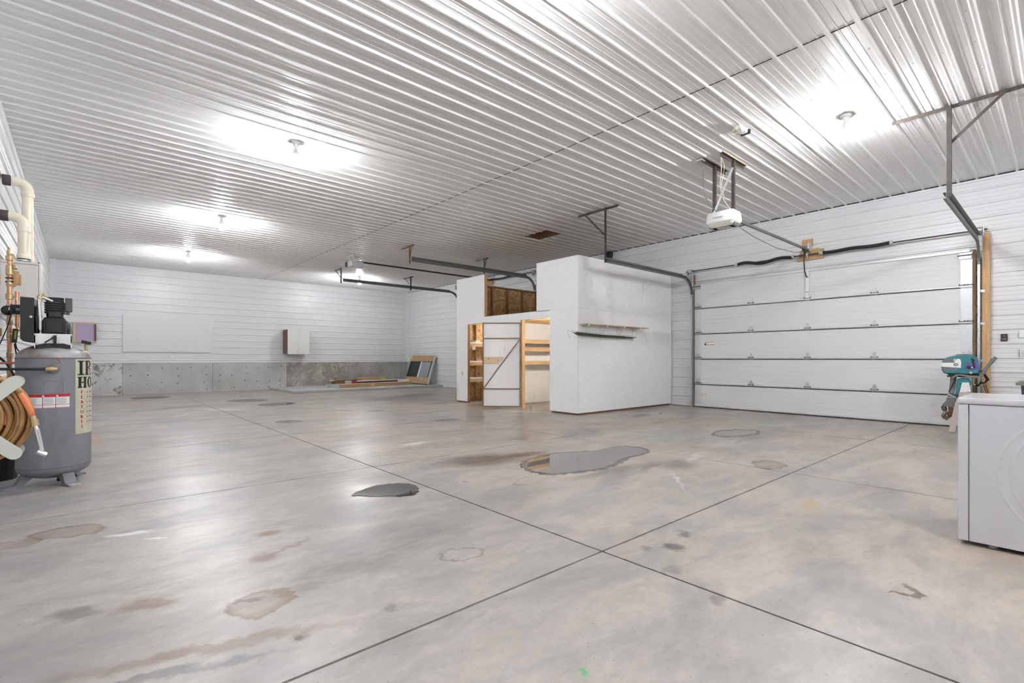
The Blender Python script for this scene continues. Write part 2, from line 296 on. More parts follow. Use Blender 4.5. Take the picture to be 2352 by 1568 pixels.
# ------------------------------------------------------------------ mesh helpers (all coordinates are world coordinates in metres)
CAM_SCALE = None          # optional transform on a group of parts; scales the storage room about the camera
class MB:
    def __init__(s, xf=None): s.v = []; s.f = []; s.xf = xf
    def add(s, vs, fs):
        o = len(s.v)
        for p in vs:
            p = Vector(p)
            if s.xf is not None: p = s.xf @ p
            s.v.append(CAM_SCALE @ p if CAM_SCALE is not None else p)
        s.f += [tuple(o + i for i in f) for f in fs]
        return s
    def box(s, x0, x1, y0, y1, z0, z1):
        return s.add([(x0, y0, z0), (x1, y0, z0), (x1, y1, z0), (x0, y1, z0), (x0, y0, z1), (x1, y0, z1), (x1, y1, z1), (x0, y1, z1)],
                     [(0, 3, 2, 1), (4, 5, 6, 7), (0, 1, 5, 4), (1, 2, 6, 5), (2, 3, 7, 6), (3, 0, 4, 7)])
    def rbox(s, x0, x1, y0, y1, z0, z1, r):
        """box with rounded vertical edges and chamfered top and bottom"""
        def ring(k, z):
            out = []
            for cx, cy, a0 in ((x1 - r, y1 - r, 0), (x0 + r, y1 - r, 1), (x0 + r, y0 + r, 2), (x1 - r, y0 + r, 3)):
                for j in range(4):
                    a = (a0 + j / 3) * PI / 2
                    out.append((cx + (r - k) * math.cos(a), cy + (r - k) * math.sin(a), z))
            return out
        rings = [ring(r * .6, z0), ring(r * .15, z0 + r * .35), ring(0, z0 + r), ring(0, z1 - r), ring(r * .15, z1 - r * .35), ring(r * .6, z1)]
        return s.loft(rings)
    def loft(s, rings, closed=True, cap=True):
        n = len(rings[0]); vs = [p for r in rings for p in r]; fs = []
        for k in range(len(rings) - 1):
            for j in range(n if closed else n - 1):
                a = k * n + j; b = k * n + (j + 1) % n
                fs.append((a, b, b + n, a + n))
        if cap:
            fs.append(tuple(range(n))[::-1]); fs.append(tuple((len(rings) - 1) * n + j for j in range(n)))
        return s.add(vs, fs)
    def bar(s, a, b, wx, wz, up=(0, 0, 1)):
        """straight bar with rectangular section"""
        a = Vector(a); b = Vector(b); d = (b - a).normalized(); u = Vector(up)
        if abs(d.dot(u)) > .98: u = Vector((1, 0, 0))
        sd = d.cross(u).normalized(); u = sd.cross(d).normalized()
        r = [[p + sd * (i * wx / 2) + u * (j * wz / 2) for i, j in ((-1, -1), (1, -1), (1, 1), (-1, 1))] for p in (a, b)]
        return s.loft(r)
    def angle(s, a, b, w, th, e1, e2):
        """angle iron along a-b, one leg along e1, the other along e2"""
        a = Vector(a); b = Vector(b); e1 = Vector(e1); e2 = Vector(e2)
        prof = [(0, 0), (w, 0), (w, th), (th, th), (th, w), (0, w)]
        return s.loft([[p + e1 * i + e2 * j for i, j in prof] for p in (a, b)])
    def tube(s, pts, r, n=8, cap=True, closed=False):
        pts = [Vector(p) for p in pts]; rings = []; prev = None
        for k, p in enumerate(pts):
            if closed: d = pts[(k + 1) % len(pts)] - pts[k - 1]
            else: d = pts[min(k + 1, len(pts) - 1)] - pts[max(k - 1, 0)]
            d.normalize()
            if prev is None:
                u = Vector((0, 0, 1)) if abs(d.z) < .9 else Vector((1, 0, 0))
            else: u = prev
            sd = d.cross(u).normalized(); u = sd.cross(d).normalized(); prev = u
            rr = r[k] if isinstance(r, (list, tuple)) else r
            rings.append([p + (sd * math.cos(2 * PI * j / n) + u * math.sin(2 * PI * j / n)) * rr for j in range(n)])
        if closed: rings.append(rings[0]); return s.loft(rings, cap=False)
        return s.loft(rings, cap=cap)
    def lathe(s, prof, c, axis='z', n=24, cap=True):
        """prof: list of (radius, height) along the axis"""
        rings = []
        for r, h in prof:
            ring = []
            for j in range(n):
                a = 2 * PI * j / n; p, q = r * math.cos(a), r * math.sin(a)
                o = {'z': (p, q, h), 'x': (h, p, q), 'y': (q, h, p)}[axis]
                ring.append((c[0] + o[0], c[1] + o[1], c[2] + o[2]))
            rings.append(ring)
        return s.loft(rings, cap=cap)
    def prism(s, poly, axis, a, b, inset=0.0, d=0.0):
        """polygon extruded along an axis from a to b; inset/d give softened edges. poly in the other two axes (in x,y,z order)"""
        cx = sum(p[0] for p in poly) / len(poly); cy = sum(p[1] for p in poly) / len(poly)
        def ring(h, k):
            out = []
            for p in poly:
                u, v = p[0] - cx, p[1] - cy; l = math.hypot(u, v) or 1; f = max(0, (l - k) / l)
                u, v = cx + u * f, cy + v * f
                out.append({'x': (h, u, v), 'y': (u, h, v), 'z': (u, v, h)}[axis])
            return out
        if inset: rings = [ring(a, inset), ring(a + d, 0), ring(b - d, 0), ring(b, inset)]
        else: rings = [ring(a, 0), ring(b, 0)]
        return s.loft(rings)

BASE = {}
def obj(name, mb, mat, parent=None, smooth=False, mesh=None):
    base = Vector((0, 0, 0)) if parent is None else BASE[parent.name]
    me = bpy.data.meshes.new(name)
    me.from_pydata([p - base for p in mb.v], [], mb.f)
    import bmesh
    bm = bmesh.new(); bm.from_mesh(me); bmesh.ops.recalc_face_normals(bm, faces=bm.faces); bm.to_mesh(me); bm.free()
    me.materials.append(M[mat])
    if smooth:
        me.polygons.foreach_set('use_smooth', [True] * len(me.polygons))
        if smooth is not True:
            try: me.set_sharp_from_angle(angle=math.radians(smooth))
            except Exception: pass
    o = bpy.data.objects.new(name, me); C.objects.link(o)
    if parent is not None: o.parent = parent
    BASE[o.name] = base
    return o
def thing(name, label, cat, loc, group=None):
    if CAM_SCALE is not None: loc = tuple(CAM_SCALE @ Vector(loc))
    o = bpy.data.objects.new(name, None); C.objects.link(o); o.location = loc; o.empty_display_size = .1
    o['label'] = label; o['category'] = cat
    if group: o['group'] = group
    BASE[o.name] = Vector(loc)
    return o
def tag(o, label, cat, group=None):
    o['label'] = label; o['category'] = cat
    if group: o['group'] = group
    return o
def solo(name, mb, mat, label, cat, group=None, smooth=False):
    """a thing that is one mesh, with its origin at its base"""
    c = Vector((sum(p.x for p in mb.v) / len(mb.v), sum(p.y for p in mb.v) / len(mb.v), min(p.z for p in mb.v)))
    mb.v = [p - c for p in mb.v]
    o = obj(name, mb, mat, None, smooth); o.location = c
    return tag(o, label, cat, group)
def structure(name, loc=(0, 0, 0)):
    o = bpy.data.objects.new(name, None); C.objects.link(o); o.location = loc; o['kind'] = 'structure'; BASE[o.name] = Vector(loc)
    return o
def stuff(o): o['kind'] = 'stuff'; return o
def arc(c, r, a0, a1, n, e1, e2):
    c = Vector(c); e1 = Vector(e1); e2 = Vector(e2)
    return [c + e1 * (r * math.cos(a0 + (a1 - a0) * k / n)) + e2 * (r * math.sin(a0 + (a1 - a0) * k / n)) for k in range(n + 1)]
def text2d(body, size):
    cu = bpy.data.curves.new('lettering', 'FONT'); cu.body = body; cu.size = size; cu.resolution_u = 3
    o = bpy.data.objects.new('lettering', cu); C.objects.link(o)
    dg = bpy.context.evaluated_depsgraph_get(); me = o.evaluated_get(dg).to_mesh()
    vs = [(v.co.x, v.co.y) for v in me.vertices]; fs = [tuple(p.vertices) for p in me.polygons]
    o.evaluated_get(dg).to_mesh_clear(); bpy.data.objects.remove(o); bpy.data.curves.remove(cu)
    return vs, fs

# ------------------------------------------------------------------ the room
X0, X1, Y0, Y1, ZC = -0.72, 11.60, -3.4, 20.70, 4.31
# floor: cast slabs with open control joints between them
fl = obj('floor', MB().box(X0 - .1, X1 + .1, Y0 - .1, Y1 + .1, -.20, -.013), 'dirt'); fl['kind'] = 'structure'
JX = [X0 - .1, 2.44, 5.60, 8.70, X1 + .1]
JY = [Y0 - .1, -1.25, 1.92, 5.10, 8.12, 11.25, 14.40, 17.55, Y1 + .1]
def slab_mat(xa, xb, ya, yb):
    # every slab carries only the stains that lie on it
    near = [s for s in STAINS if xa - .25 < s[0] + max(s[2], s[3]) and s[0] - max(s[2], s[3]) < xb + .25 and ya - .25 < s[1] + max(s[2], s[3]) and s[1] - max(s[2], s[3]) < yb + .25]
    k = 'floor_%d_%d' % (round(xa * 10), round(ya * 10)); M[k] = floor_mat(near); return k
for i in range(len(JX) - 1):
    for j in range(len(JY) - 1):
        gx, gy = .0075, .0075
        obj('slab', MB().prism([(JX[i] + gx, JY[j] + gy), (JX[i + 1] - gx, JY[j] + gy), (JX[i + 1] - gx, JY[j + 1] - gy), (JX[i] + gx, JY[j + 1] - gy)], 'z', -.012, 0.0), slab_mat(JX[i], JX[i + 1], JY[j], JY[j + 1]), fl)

RIB = 0.2405
def rib_profile(p0, p1, phase, h=.019):
    """(position, depth) of a ribbed liner panel between p0 and p1; depth grows into the room"""
    pts = [(p0, 0.0)]
    k = math.floor((p0 - phase) / RIB) - 1
    while phase + k * RIB < p1 + RIB:
        c = phase + k * RIB
        for d, z in ((-.026, 0), (-.011, h), (.011, h), (.026, 0), (.072, 0), (.079, .0035), (.087, .0035), (.094, 0), (.146, 0), (.153, .0035), (.161, .0035), (.168, 0)):
            q = c + d
            if p0 < q < p1: pts.append((q, z))
        k += 1
    pts.append((p1, 0.0))
    return pts
def sheet(fn, p0, p1, a, b, phase, back=.004):
    """fn(pos, depth, along) -> point"""
    pr = rib_profile(p0, p1, phase)
    mb = MB(); n = len(pr)
    vs = [fn(p, d, t) for t in (a, b) for p, d in pr] + [fn(p, d - back, t) for t in (a, b) for p, d in pr]
    fs = [(i, i + 1, n + i + 1, n + i) for i in range(n - 1)] + [(2 * n + i, 3 * n + i, 3 * n + i + 1, 2 * n + i + 1) for i in range(n - 1)]
    fs += [(0, n, 3 * n, 2 * n), (n - 1, 3 * n - 1, 4 * n - 1, 2 * n - 1)]
    fs += [(i, 2 * n + i, 2 * n + i + 1, i + 1) for i in range(n - 1)] + [(n + i, n + i + 1, 3 * n + i + 1, 3 * n + i) for i in range(n - 1)]
    return mb.add(vs, fs)
# ceiling: two runs of ribbed steel sheets lapped over x = 5.35, with a hatch opening
ce = structure('ceiling', (0, 0, ZC))
obj('attic_deck', MB().box(X0 - .1, 8.40, Y0 - .1, Y1 + .1, ZC + .45, ZC + .5).box(9.06, X1 + .1, Y0 - .1, Y1 + .1, ZC + .45, ZC + .5).box(8.40, 9.06, Y0 - .1, Y1 + .1, ZC + .45, ZC + .5), 'gap', ce)
PH = 1.277
HX0, HX1, HY0, HY1 = 8.45, 9.0, 8.33, 9.14
y = PH - RIB * 20 + RIB / 2
SW = RIB * 4
while y < Y1 + .05:
    y0, y1 = max(y, Y0), min(y + SW, Y1)
    if y1 - y0 > .05:
        for run, (a, b, dz) in enumerate(((X0, 5.36, -.0045), (5.30, X1, 0.0))):
            fn = lambda p, d, t, dz=dz: (t, p, ZC - d + dz)
            spans = [(y0, y1, a, b)]
            if run == 1 and y0 < HY1 and y1 > HY0:
                h0, h1 = max(y0, HY0), min(y1, HY1)
                spans = [(h0, h1, a, HX0), (h0, h1, HX1, b)]
                if y0 < HY0: spans.append((y0, HY0, a, b))
                if y1 > HY1: spans.append((HY1, y1, a, b))
            for (q0, q1, aa, bb) in spans:
                obj('ribbed_sheet', sheet(fn, q0, q1, aa, bb, PH), 'ceil', ce)
    y += SW
# dark lap line where the upper run slips behind the lower one
lap = MB()
k = -19
while PH + k * RIB < Y1:
    c = PH + k * RIB
    lap.box(5.3605, 5.3665, max(Y0, c + .024), min(Y1, c + RIB - .024), ZC - .011, ZC + .002)
    k += 1
obj('lap_gap', lap, 'gap', ce)
def screw(mb, p, n, r=.0075, h=.005):
    p = Vector(p); n = Vector(n); u = n.orthogonal().normalized(); v = n.cross(u)
    ring = [p + (u * math.cos(j * PI / 3) + v * math.sin(j * PI / 3)) * r for j in range(6)]
    top = [q + n * h - (q - p) * .4 for q in ring]
    return mb.loft([ring, top])
sm = MB()
xk = -.37
while xk < X1 - .1:
    k = -18
    while PH + k * RIB < Y1 - .1:
        yy = PH + k * RIB + .045 + random.uniform(-.004, .004)
        if not (HX0 - .03 < xk < HX1 + .03 and HY0 - .03 < yy < HY1 + .03):
            screw(sm, (xk + random.uniform(-.012, .012), yy, ZC), (0, 0, -1))
        k += 1
    xk += .632
stuff(obj('screw_heads', sm, 'galv', ce))

# walls
def ribbed_wall(name, fn, a, b, z0, z1, phase, seams, mat='wall', extra=None):
    wl = structure(name)
    cuts = [a] + [s for s in seams if a < s < b] + [b]
    for i in range(len(cuts) - 1):
        obj('ribbed_sheet', sheet(fn, z0, z1, cuts[i], cuts[i + 1], phase), mat, wl)
    return wl
PW = .266 + .0
wr = ribbed_wall('wall_right', lambda p, d, t: (X1 - d, t, p), Y0, 19.80, .0, ZC, .262, [0.2, 6.75, 11.4, 16.6])
obj('ribbed_sheet', sheet(lambda p, d, t: (X1 - d, t, p), 1.075, ZC, 19.80, Y1, .262), 'wall', wr)
obj('concrete_panel', MB().box(X1 - .012, X1 + .05, 19.80, Y1, 0, 1.072), 'con_plain', wr)
obj('top_gap', MB().box(X1 - .006, X1 - .001, Y0, Y1, ZC - .022, ZC - .001), 'gap', wr)
ww = structure('wall_left')
for a, b in ((Y0, 4.1), (4.1, 10.2), (10.2, 16.3), (16.3, Y1)):
    obj('ribbed_sheet', sheet(lambda p, d, t: (X0 + d, t, p), 0, ZC, a, b, .262), 'wall', ww)
obj('corner_gap', MB().box(X0 + .001, X0 + .010, Y1 - .022, Y1 - .012, 1.07, ZC - .02), 'gap', ww)
wb = structure('wall_back', (0, Y1, 0))
for a, b in ((X0, 3.0), (3.0, 7.4), (7.4, X1)):
    obj('ribbed_sheet', sheet(lambda p, d, t: (t, Y1 - d, p), 1.075, ZC, a, b, 1.150), 'wall', wb)
CJ = [X0, 1.045, 3.63, 6.20, 8.76, 11.28, X1 + .02]
for i, mm in enumerate(('con_peeled', 'con_plain', 'con_plain', 'con_stained', 'con_grey', 'con_grey')):
    obj('concrete_panel', MB().box(CJ[i] + .004, CJ[i + 1] - .004, Y1 - .012, Y1 + .08, 0, 1.073), mm, wb)
obj('panel_joint', MB().box(X0, X1, Y1 - .004, Y1 + .07, 0, 1.07), 'gap', wb)
th = MB()
for i in range(1, 5):
    n = 6
    for q in range(n):
        for zz in (.12, .36, .62, .88):
            xx = CJ[i] + (q + .5) * (CJ[i + 1] - CJ[i]) / n + random.uniform(-.05, .05)
            if random.random() < .8: screw(th, (xx, Y1 - .012, zz + random.uniform(-.03, .03)), (0, -1, 0), random.uniform(.010, .022), .0015)
stuff(obj('tie_marks', th, 'gap', wb))
wn = structure('wall_near')
obj('ribbed_sheet', sheet(lambda p, d, t: (t, Y0 + d, p), 0, ZC, X0, X1, .262), 'wall', wn)
# wall screws, one mesh for each wall
for wl, fn, nr, a, b, zlo in ((wr, lambda t, z: (X1, t, z), (-1, 0, 0), 0.3, 20.5, .3), (wb, lambda t, z: (t, Y1, z), (0, -1, 0), X0 + .2, X1 - .2, 1.2), (ww, lambda t, z: (X0, t, z), (1, 0, 0), 4.2, 20.4, .3)):
    mb = MB(); z = .262 + .055
    if wl is wb: z = 1.150 + .055
    while z < ZC - .05:
        t = a
        while t < b:
            if z > zlo: screw(mb, fn(t + random.uniform(-.015, .015), z + random.uniform(-.006, .006)), nr, .006)
            t += .61
        z += RIB
    stuff(obj('screw_heads', mb, 'strut', wl))
# trims: corner posts, eave angles, sill flashing
def trim(name, mb, mat='trimw'):
    o = obj(name, mb, mat); o['kind'] = 'structure'; return o
trim('trim_1', MB().box(X0, X0 + .16, Y1 - .024, Y1 - .003, 1.06, ZC - .002).box(X0 + .135, X0 + .16, Y1 - .036, Y1 - .024, 1.06, ZC - .002))
trim('trim_2', MB().box(X1 - .16, X1 - .025, Y1 - .024, Y1 - .003, 1.06, ZC - .002).box(X1 - .16, X1 - .135, Y1 - .036, Y1 - .024, 1.06, ZC - .002).box(X1 - .024, X1 - .003, Y1 - .15, Y1 - .003, 1.06, ZC - .002))
trim('trim_3', MB().box(X0 + .16, X1 - .16, Y1 - .030, Y1 - .012, 1.060, 1.078).box(X0 + .16, X1 - .16, Y1 - .024, Y1 - .003, 1.078, 1.125))
trim('trim_4', MB().box(X1 - .030, X1 - .001, Y0, Y1 - .03, ZC - .060, ZC - .023))
trim('trim_5', MB().box(X1 - .030, X1 - .012, 19.80, Y1 - .03, 1.060, 1.078))

# attic hatch: an opening in the ceiling lined with boards
ha = thing('attic_hatch', 'dark square attic opening in the ceiling lined with brown boards', 'hatch', (8.72, 8.73, ZC))
for (a, b, c, d) in ((HX0 - .04, HX0, HY0 - .04, HY1 + .04), (HX1, HX1 + .04, HY0 - .04, HY1 + .04), (HX0, HX1, HY0 - .04, HY0), (HX0, HX1, HY1, HY1 + .04)):
    obj('lining_board', MB().box(a, b, c, d, ZC + .006, ZC + .28), 'woodd', ha)
obj('cross_board', MB().box(HX0, HX1, HY0 + .30, HY0 + .34, ZC + .10, ZC + .28), 'woodd', ha)

# ------------------------------------------------------------------ lights
def bulb_lamp(x, y, label, mat='bulb', z=ZC):
    t = thing('ceiling_bulb', label, 'light', (x, y, z), 'bare bulbs on the ceiling')
    obj('holder', MB().lathe([(.062, 0), (.066, -.012), (.060, -.026), (.036, -.036), (.030, -.070), (.027, -.085)], (x, y, z), 'z', 20), 'white', t, 50)
    obj('collar', MB().lathe([(.020, -.085), (.026, -.100), (.044, -.140), (.064, -.190), (.066, -.200), (.058, -.202)], (x, y, z), 'z', 18), 'white', t, 50)  # opaque flared rim added to keep direct bulb light off the ceiling
    obj('bulb', MB().lathe([(.055, -.202), (.058, -.215), (.057, -.255), (.047, -.292), (.027, -.312), (.008, -.318)], (x, y, z), 'z', 14), mat, t, True)
    return t
bulb_lamp(2.315, 7.31, 'lit bare bulb on the ceiling, nearest on the left half')
bulb_lamp(2.30, 12.16, 'lit bare bulb on the left half, second from the camera')
bulb_lamp(2.325, 16.77, 'lit bare bulb on the left half, nearest the back wall')
bulb_lamp(7.88, 17.63, 'lit bare bulb beside the far door track near the back corner')
bulb_lamp(7.33, 1.873, 'lit bare bulb on the ceiling, right of the door opener')
bulb_lamp(2.31, 2.42, 'assumed unseen bulb on the ceiling above the camera, boosted for fill', 'bulbr')
bulb_lamp(2.31, -2.3, 'added unseen fill bulb behind the camera on the left half', 'bulbr')  # both bulbs behind the camera are added as fill light
bulb_lamp(7.33, -2.3, 'added unseen fill bulb behind the camera on the right half', 'bulbr')

# ------------------------------------------------------------------ sectional overhead doors
def overhead_door(name, ya, yb, zs, hinges_y, detail=True):
    """ya < yb; sections between the heights zs; inner face at x = 11.53"""
    d = structure(name, (11.56, (ya + yb) / 2, 0))
    xi, xo = 11.530, 11.575
    obj('shadow_backing', MB().box(xi + .012, xo, ya, yb, .0, zs[-1] - .02), 'gap', d)  # dark sheet behind the sections, draws the shadow lines at their joints
    for k in range(len(zs) - 1):
        z0, z1 = zs[k] + (.003 if k else .006), zs[k + 1] - .004
        # section skin with shallow horizontal pressings
        pr = [(z0, 0), (z0 + .004, -.006), (z0 + .075, -.006), (z0 + .080, 0)]
        z = z0 + .16
        while z < z1 - .06:
            pr += [(z, 0), (z + .004, .0016), (z + .010, .0016), (z + .014, 0)]; z += .095
        pr += [(z1, 0)]
        n = len(pr); vs = [(xi + q, yy, z) for yy in (ya, yb) for z, q in pr] + [(xo - .002, yy, z) for yy in (ya, yb) for z in (z0, z1)]
        fs = [(i, i + 1, n + i + 1, n + i) for i in range(n - 1)] + [tuple(range(n)) + (2 * n + 1, 2 * n), tuple(range(n, 2 * n)) + (2 * n + 3, 2 * n + 2), (n - 1, 2 * n - 1, 2 * n + 3, 2 * n + 1), (0, n, 2 * n + 2, 2 * n)]
        sec = obj('door_section', MB().add(vs, fs), 'door', d)
        if detail:
            obj('end_stile', MB().box(xi - .004, xi + .002, ya + .005, ya + .155, z0 + .01, z1 - .004), 'galvlt', sec)
            obj('end_stile', MB().box(xi - .004, xi + .002, yb - .155, yb - .005, z0 + .01, z1 - .004), 'galvlt', sec)
            obj('bottom_rail', MB().box(xi - .016, xi - .006, ya + .01, yb - .01, z0 + .006, z0 + .016).box(xi - .016, xi - .013, ya + .01, yb - .01, z0 + .006, z0 + .030), 'galv', sec)
    if detail:
        for k in range(1, len(zs) - 1):
            z = zs[k] + .055
            for j, yy in enumerate(hinges_y):
                end = j >= len(hinges_y) - 4
                h = MB().prism([(yy - .040, z - .015), (yy + .040, z - .015), (yy + .034, z + .045), (yy + .014, z + .095), (yy - .014, z + .095), (yy - .034, z + .045)], 'x', xi - .014, xi - .009)
                h.tube([(xi - .018, yy - .052, z), (xi - .018, yy + .052, z)], .008, 8)
                h.box(xi - .014, xi - .006, yy - .038, yy + .038, z - .055, z - .010)
                hg = obj('hinge', h, 'galv', d)
                p = MB()
                for s_ in (-1, 1): p.tube([(xi - .020, yy + s_ * .048, z), (xi - .020, yy + s_ * .062, z)], .015, 8)
                obj('pin', p, 'track', hg)
    return d
ZS = [0.0, .555, 1.180, 1.800, 2.428, 3.055]
HY = [4.80, 3.637, 2.474]
d1 = overhead_door('door_1', 1.085, 6.175, ZS, HY + [6.11, 6.05, 1.20, 1.13])
# top stiffener, lift bracket and stickers on the near door
obj('top_strut', MB().prism([(11.530, 3.045), (11.497, 3.045), (11.497, 3.055), (11.520, 3.062), (11.520, 3.092), (11.497, 3.098), (11.497, 3.108), (11.530, 3.108)], 'y', 1.12, 6.05), 'strut', d1)
for yc in (1.175, 6.095):
    b = obj('roller_bracket', MB().box(11.49, 11.529, yc - .078, yc + .078, 2.93, 3.03).box(11.478, 11.49, yc - .078, yc + .078, 2.985, 2.995), 'galv', d1)
    obj('roller_axle', MB().tube([(11.472, yc - .10, 2.99), (11.472, yc + .10, 2.99)], .010, 8), 'track', b)
obj('lift_bracket', MB().box(11.508, 11.528, 3.60, 3.672, 2.62, 3.06).box(11.498, 11.508, 3.60, 3.606, 2.62, 3.06).box(11.498, 11.508, 3.666, 3.672, 2.62, 3.06), 'strut', d1)
st = obj('warning_sticker', MB().box(11.5285, 11.5295, 5.665, 5.925, 1.495, 1.625), 'white', d1)
obj('sticker_header', MB().box(11.5275, 11.5285, 5.78, 5.915, 1.598, 1.614).box(11.5275, 11.5285, 5.675, 5.78, 1.600, 1.616), 'orange', st)
obj('sticker_print', MB().box(11.5275, 11.5285, 5.875, 5.915, 1.530, 1.578).box(11.5275, 11.5285, 5.80, 5.865, 1.532, 1.544).box(11.5275, 11.5285, 5.680, 5.780, 1.534, 1.546), 'black', st)
ms = obj('red_sticker', MB().box(11.5285, 11.5295, 5.86, 5.99, .275, .37), 'white', d1)
obj('sticker_print', MB().box(11.5275, 11.5285, 5.95, 5.985, .34, .352).box(11.5275, 11.5285, 5.955, 5.985, .295, .307).box(11.5275, 11.5285, 5.87, 5.915, .335, .348).box(11.5275, 11.5285, 5.88, 5.905, .30, .312), 'red', ms)
# the far door behind the storage room is taller
ZS2 = [0.0, .62, 1.24, 1.86, 2.48, 3.10, 3.72]
d2 = overhead_door('door_2', 11.93, 16.28, ZS2, [], False)
obj('top_strut', MB().box(11.505, 11.53, 11.95, 16.26, 3.66, 3.72), 'strut', d2)

# wooden jambs beside the near door
solo('door_post', MB().box(11.48, 11.578, .868, .962, 0, 3.33), 'wood', 'tall pine post on the wall right of the near overhead door', 'post')
solo('door_jamb', MB().box(11.535, 11.578, 1.046, 1.082, 0, 3.08), 'woodd', 'dark wooden jamb strip along the right edge of the near overhead door', 'jamb')
solo('door_jamb', MB().box(11.545, 11.578, 6.182, 6.215, 0, 3.30), 'woodd', 'dark wooden jamb strip along the left edge of the near overhead door', 'jamb')

# ------------------------------------------------------------------ tracks: vertical leg, bend, long horizontal rail, hangers
def cprof(path, side, w=.075, dp=.030, th=.004):
    """C-shaped rail swept along a path in a plane y = const; side = +1/-1 tells where the open side is"""
    path = [Vector(p) for p in path]; rings = []
    prof = [(-w / 2, 0), (w / 2, 0), (w / 2, dp), (w / 2 - .012, dp), (w / 2 - .012, dp - th), (w / 2 - th, dp - th), (w / 2 - th, th), (-w / 2 + th, th), (-w / 2 + th, dp - th), (-w / 2 + .012, dp - th), (-w / 2 + .012, dp), (-w / 2, dp)]
    for k, p in enumerate(path):
        d = (path[min(k + 1, len(path) - 1)] - path[max(k - 1, 0)]).normalized()
        sy = Vector((0, side, 0)); n = d.cross(sy).normalized()
        rings.append([p + n * a + sy * b for a, b in prof])
    return MB().loft(rings)
def track(label, y, side, x_end, z, xh, horiz_mat, brackets=True, group='overhead door tracks'):
    t = thing('door_track', label, 'track', (11.47, y, 0), group)
    R = .40
    obj('vertical_rail', cprof([(11.47, y, .0), (11.47, y, z - R)], side), 'galv', t)
    obj('bend', cprof(arc((11.47 - R, y, z - R), R, 0, PI / 2, 10, (1, 0, 0), (0, 0, 1)), side), 'track', t)
    obj('horizontal_rail', cprof([(11.47 - R, y, z), (x_end, y, z)], side), horiz_mat, t)
    obj('rail_angle', MB().angle((11.47 - R, y - side * .002, z + .030), (x_end, y - side * .002, z + .030), .045, .004, (0, 0, 1), (0, -side, 0)), horiz_mat, t)
    if brackets:
        for zz in (.55, 1.17, 1.80, 2.35):
            if zz < z - R: obj('jamb_bracket', MB().box(11.475, 11.52, y - side * .055, y - side * .002, zz - .02, zz + .02), 'galv', t)
    return t
t1 = track('long door track beside the white storage room', 6.235, -1, 8.06, 3.20, None, 'track')
obj('flag_plate', MB().prism([(11.50, 2.75), (11.50, 3.38), (11.44, 3.38), (11.30, 3.22), (11.30, 3.17), (11.42, 2.98), (11.44, 2.75)], 'y', 6.238, 6.243), 'galv', t1)
t2 = track('door track right of the near overhead door, hung from a braced angle', .985, 1, 7.95, 3.20, None, 'track')
obj('flag_plate', MB().prism([(11.50, 2.75), (11.50, 3.38), (11.44, 3.38), (11.30, 3.22), (11.30, 3.17), (11.42, 2.98), (11.44, 2.75)], 'y', .947, .952), 'galv', t2)
t3 = track('deep grey door track above the storage room notch', 11.87, 1, 6.80, 3.92, None, 'track')
t4 = track('far door track near the back corner, hung by two brackets', 16.33, -1, 6.71, 3.87, None, 'track')
obj('web_plate', MB().box(6.80, 11.1, 11.862, 11.868, 3.86, 4.00), 'track', t3)

def hanger(label, x, y, z_low, ya, yb, brace_y, brace_low, mat='dsteel', group='angle iron track hangers'):
    """ceiling angle along y from ya to yb, a drop leg at (x, y) and a slanting brace"""
    h = thing('track_hanger', label, 'hanger', (x, y, z_low), group)
    zc = ZC - .0195
    obj('ceiling_angle', MB().angle((x, ya, zc), (x, yb, zc), .045, .005, (1, 0, 0), (0, 0, -1)), mat, h)
    obj('drop_leg', MB().angle((x + .004, y - .018, zc), (x + .004, y - .018, z_low), .050, .006, (0, 1, 0), (-1, 0, 0)), mat, h)
    if brace_y is not None:
        obj('brace', MB().bar((x - .012, brace_y, zc - .01), (x - .012, y, brace_low), .034, .010, (1, 0, 0)), mat, h)
    return h
hanger('dark angle hanger with a slanting brace above the storage room corner', 8.07, 6.26, 3.17, 5.95, 7.00, 6.82, 3.72)
hg = hanger('big dark angle hanger with a slanting brace, top right corner', 7.955, .951, 3.17, .20, 1.52, .455, 3.82)
hanger('small angle hanger at the free end of the deep grey track', 6.75, 11.87, 3.80, 11.70, 12.35, 11.75, 3.90, 'rust')
hanger('small angle hanger midway along the deep grey track', 9.33, 11.87, 3.80, 11.70, 12.30, 11.75, 3.95, 'track')
hanger('triangular hanger at the free end of the far track', 6.66, 16.34, 3.77, 16.38, 16.93, 16.83, 3.93, 'track')
hanger('triangular hanger midway along the far track', 9.33, 16.34, 3.77, 16.20, 16.88, 16.80, 3.93, 'blackm')

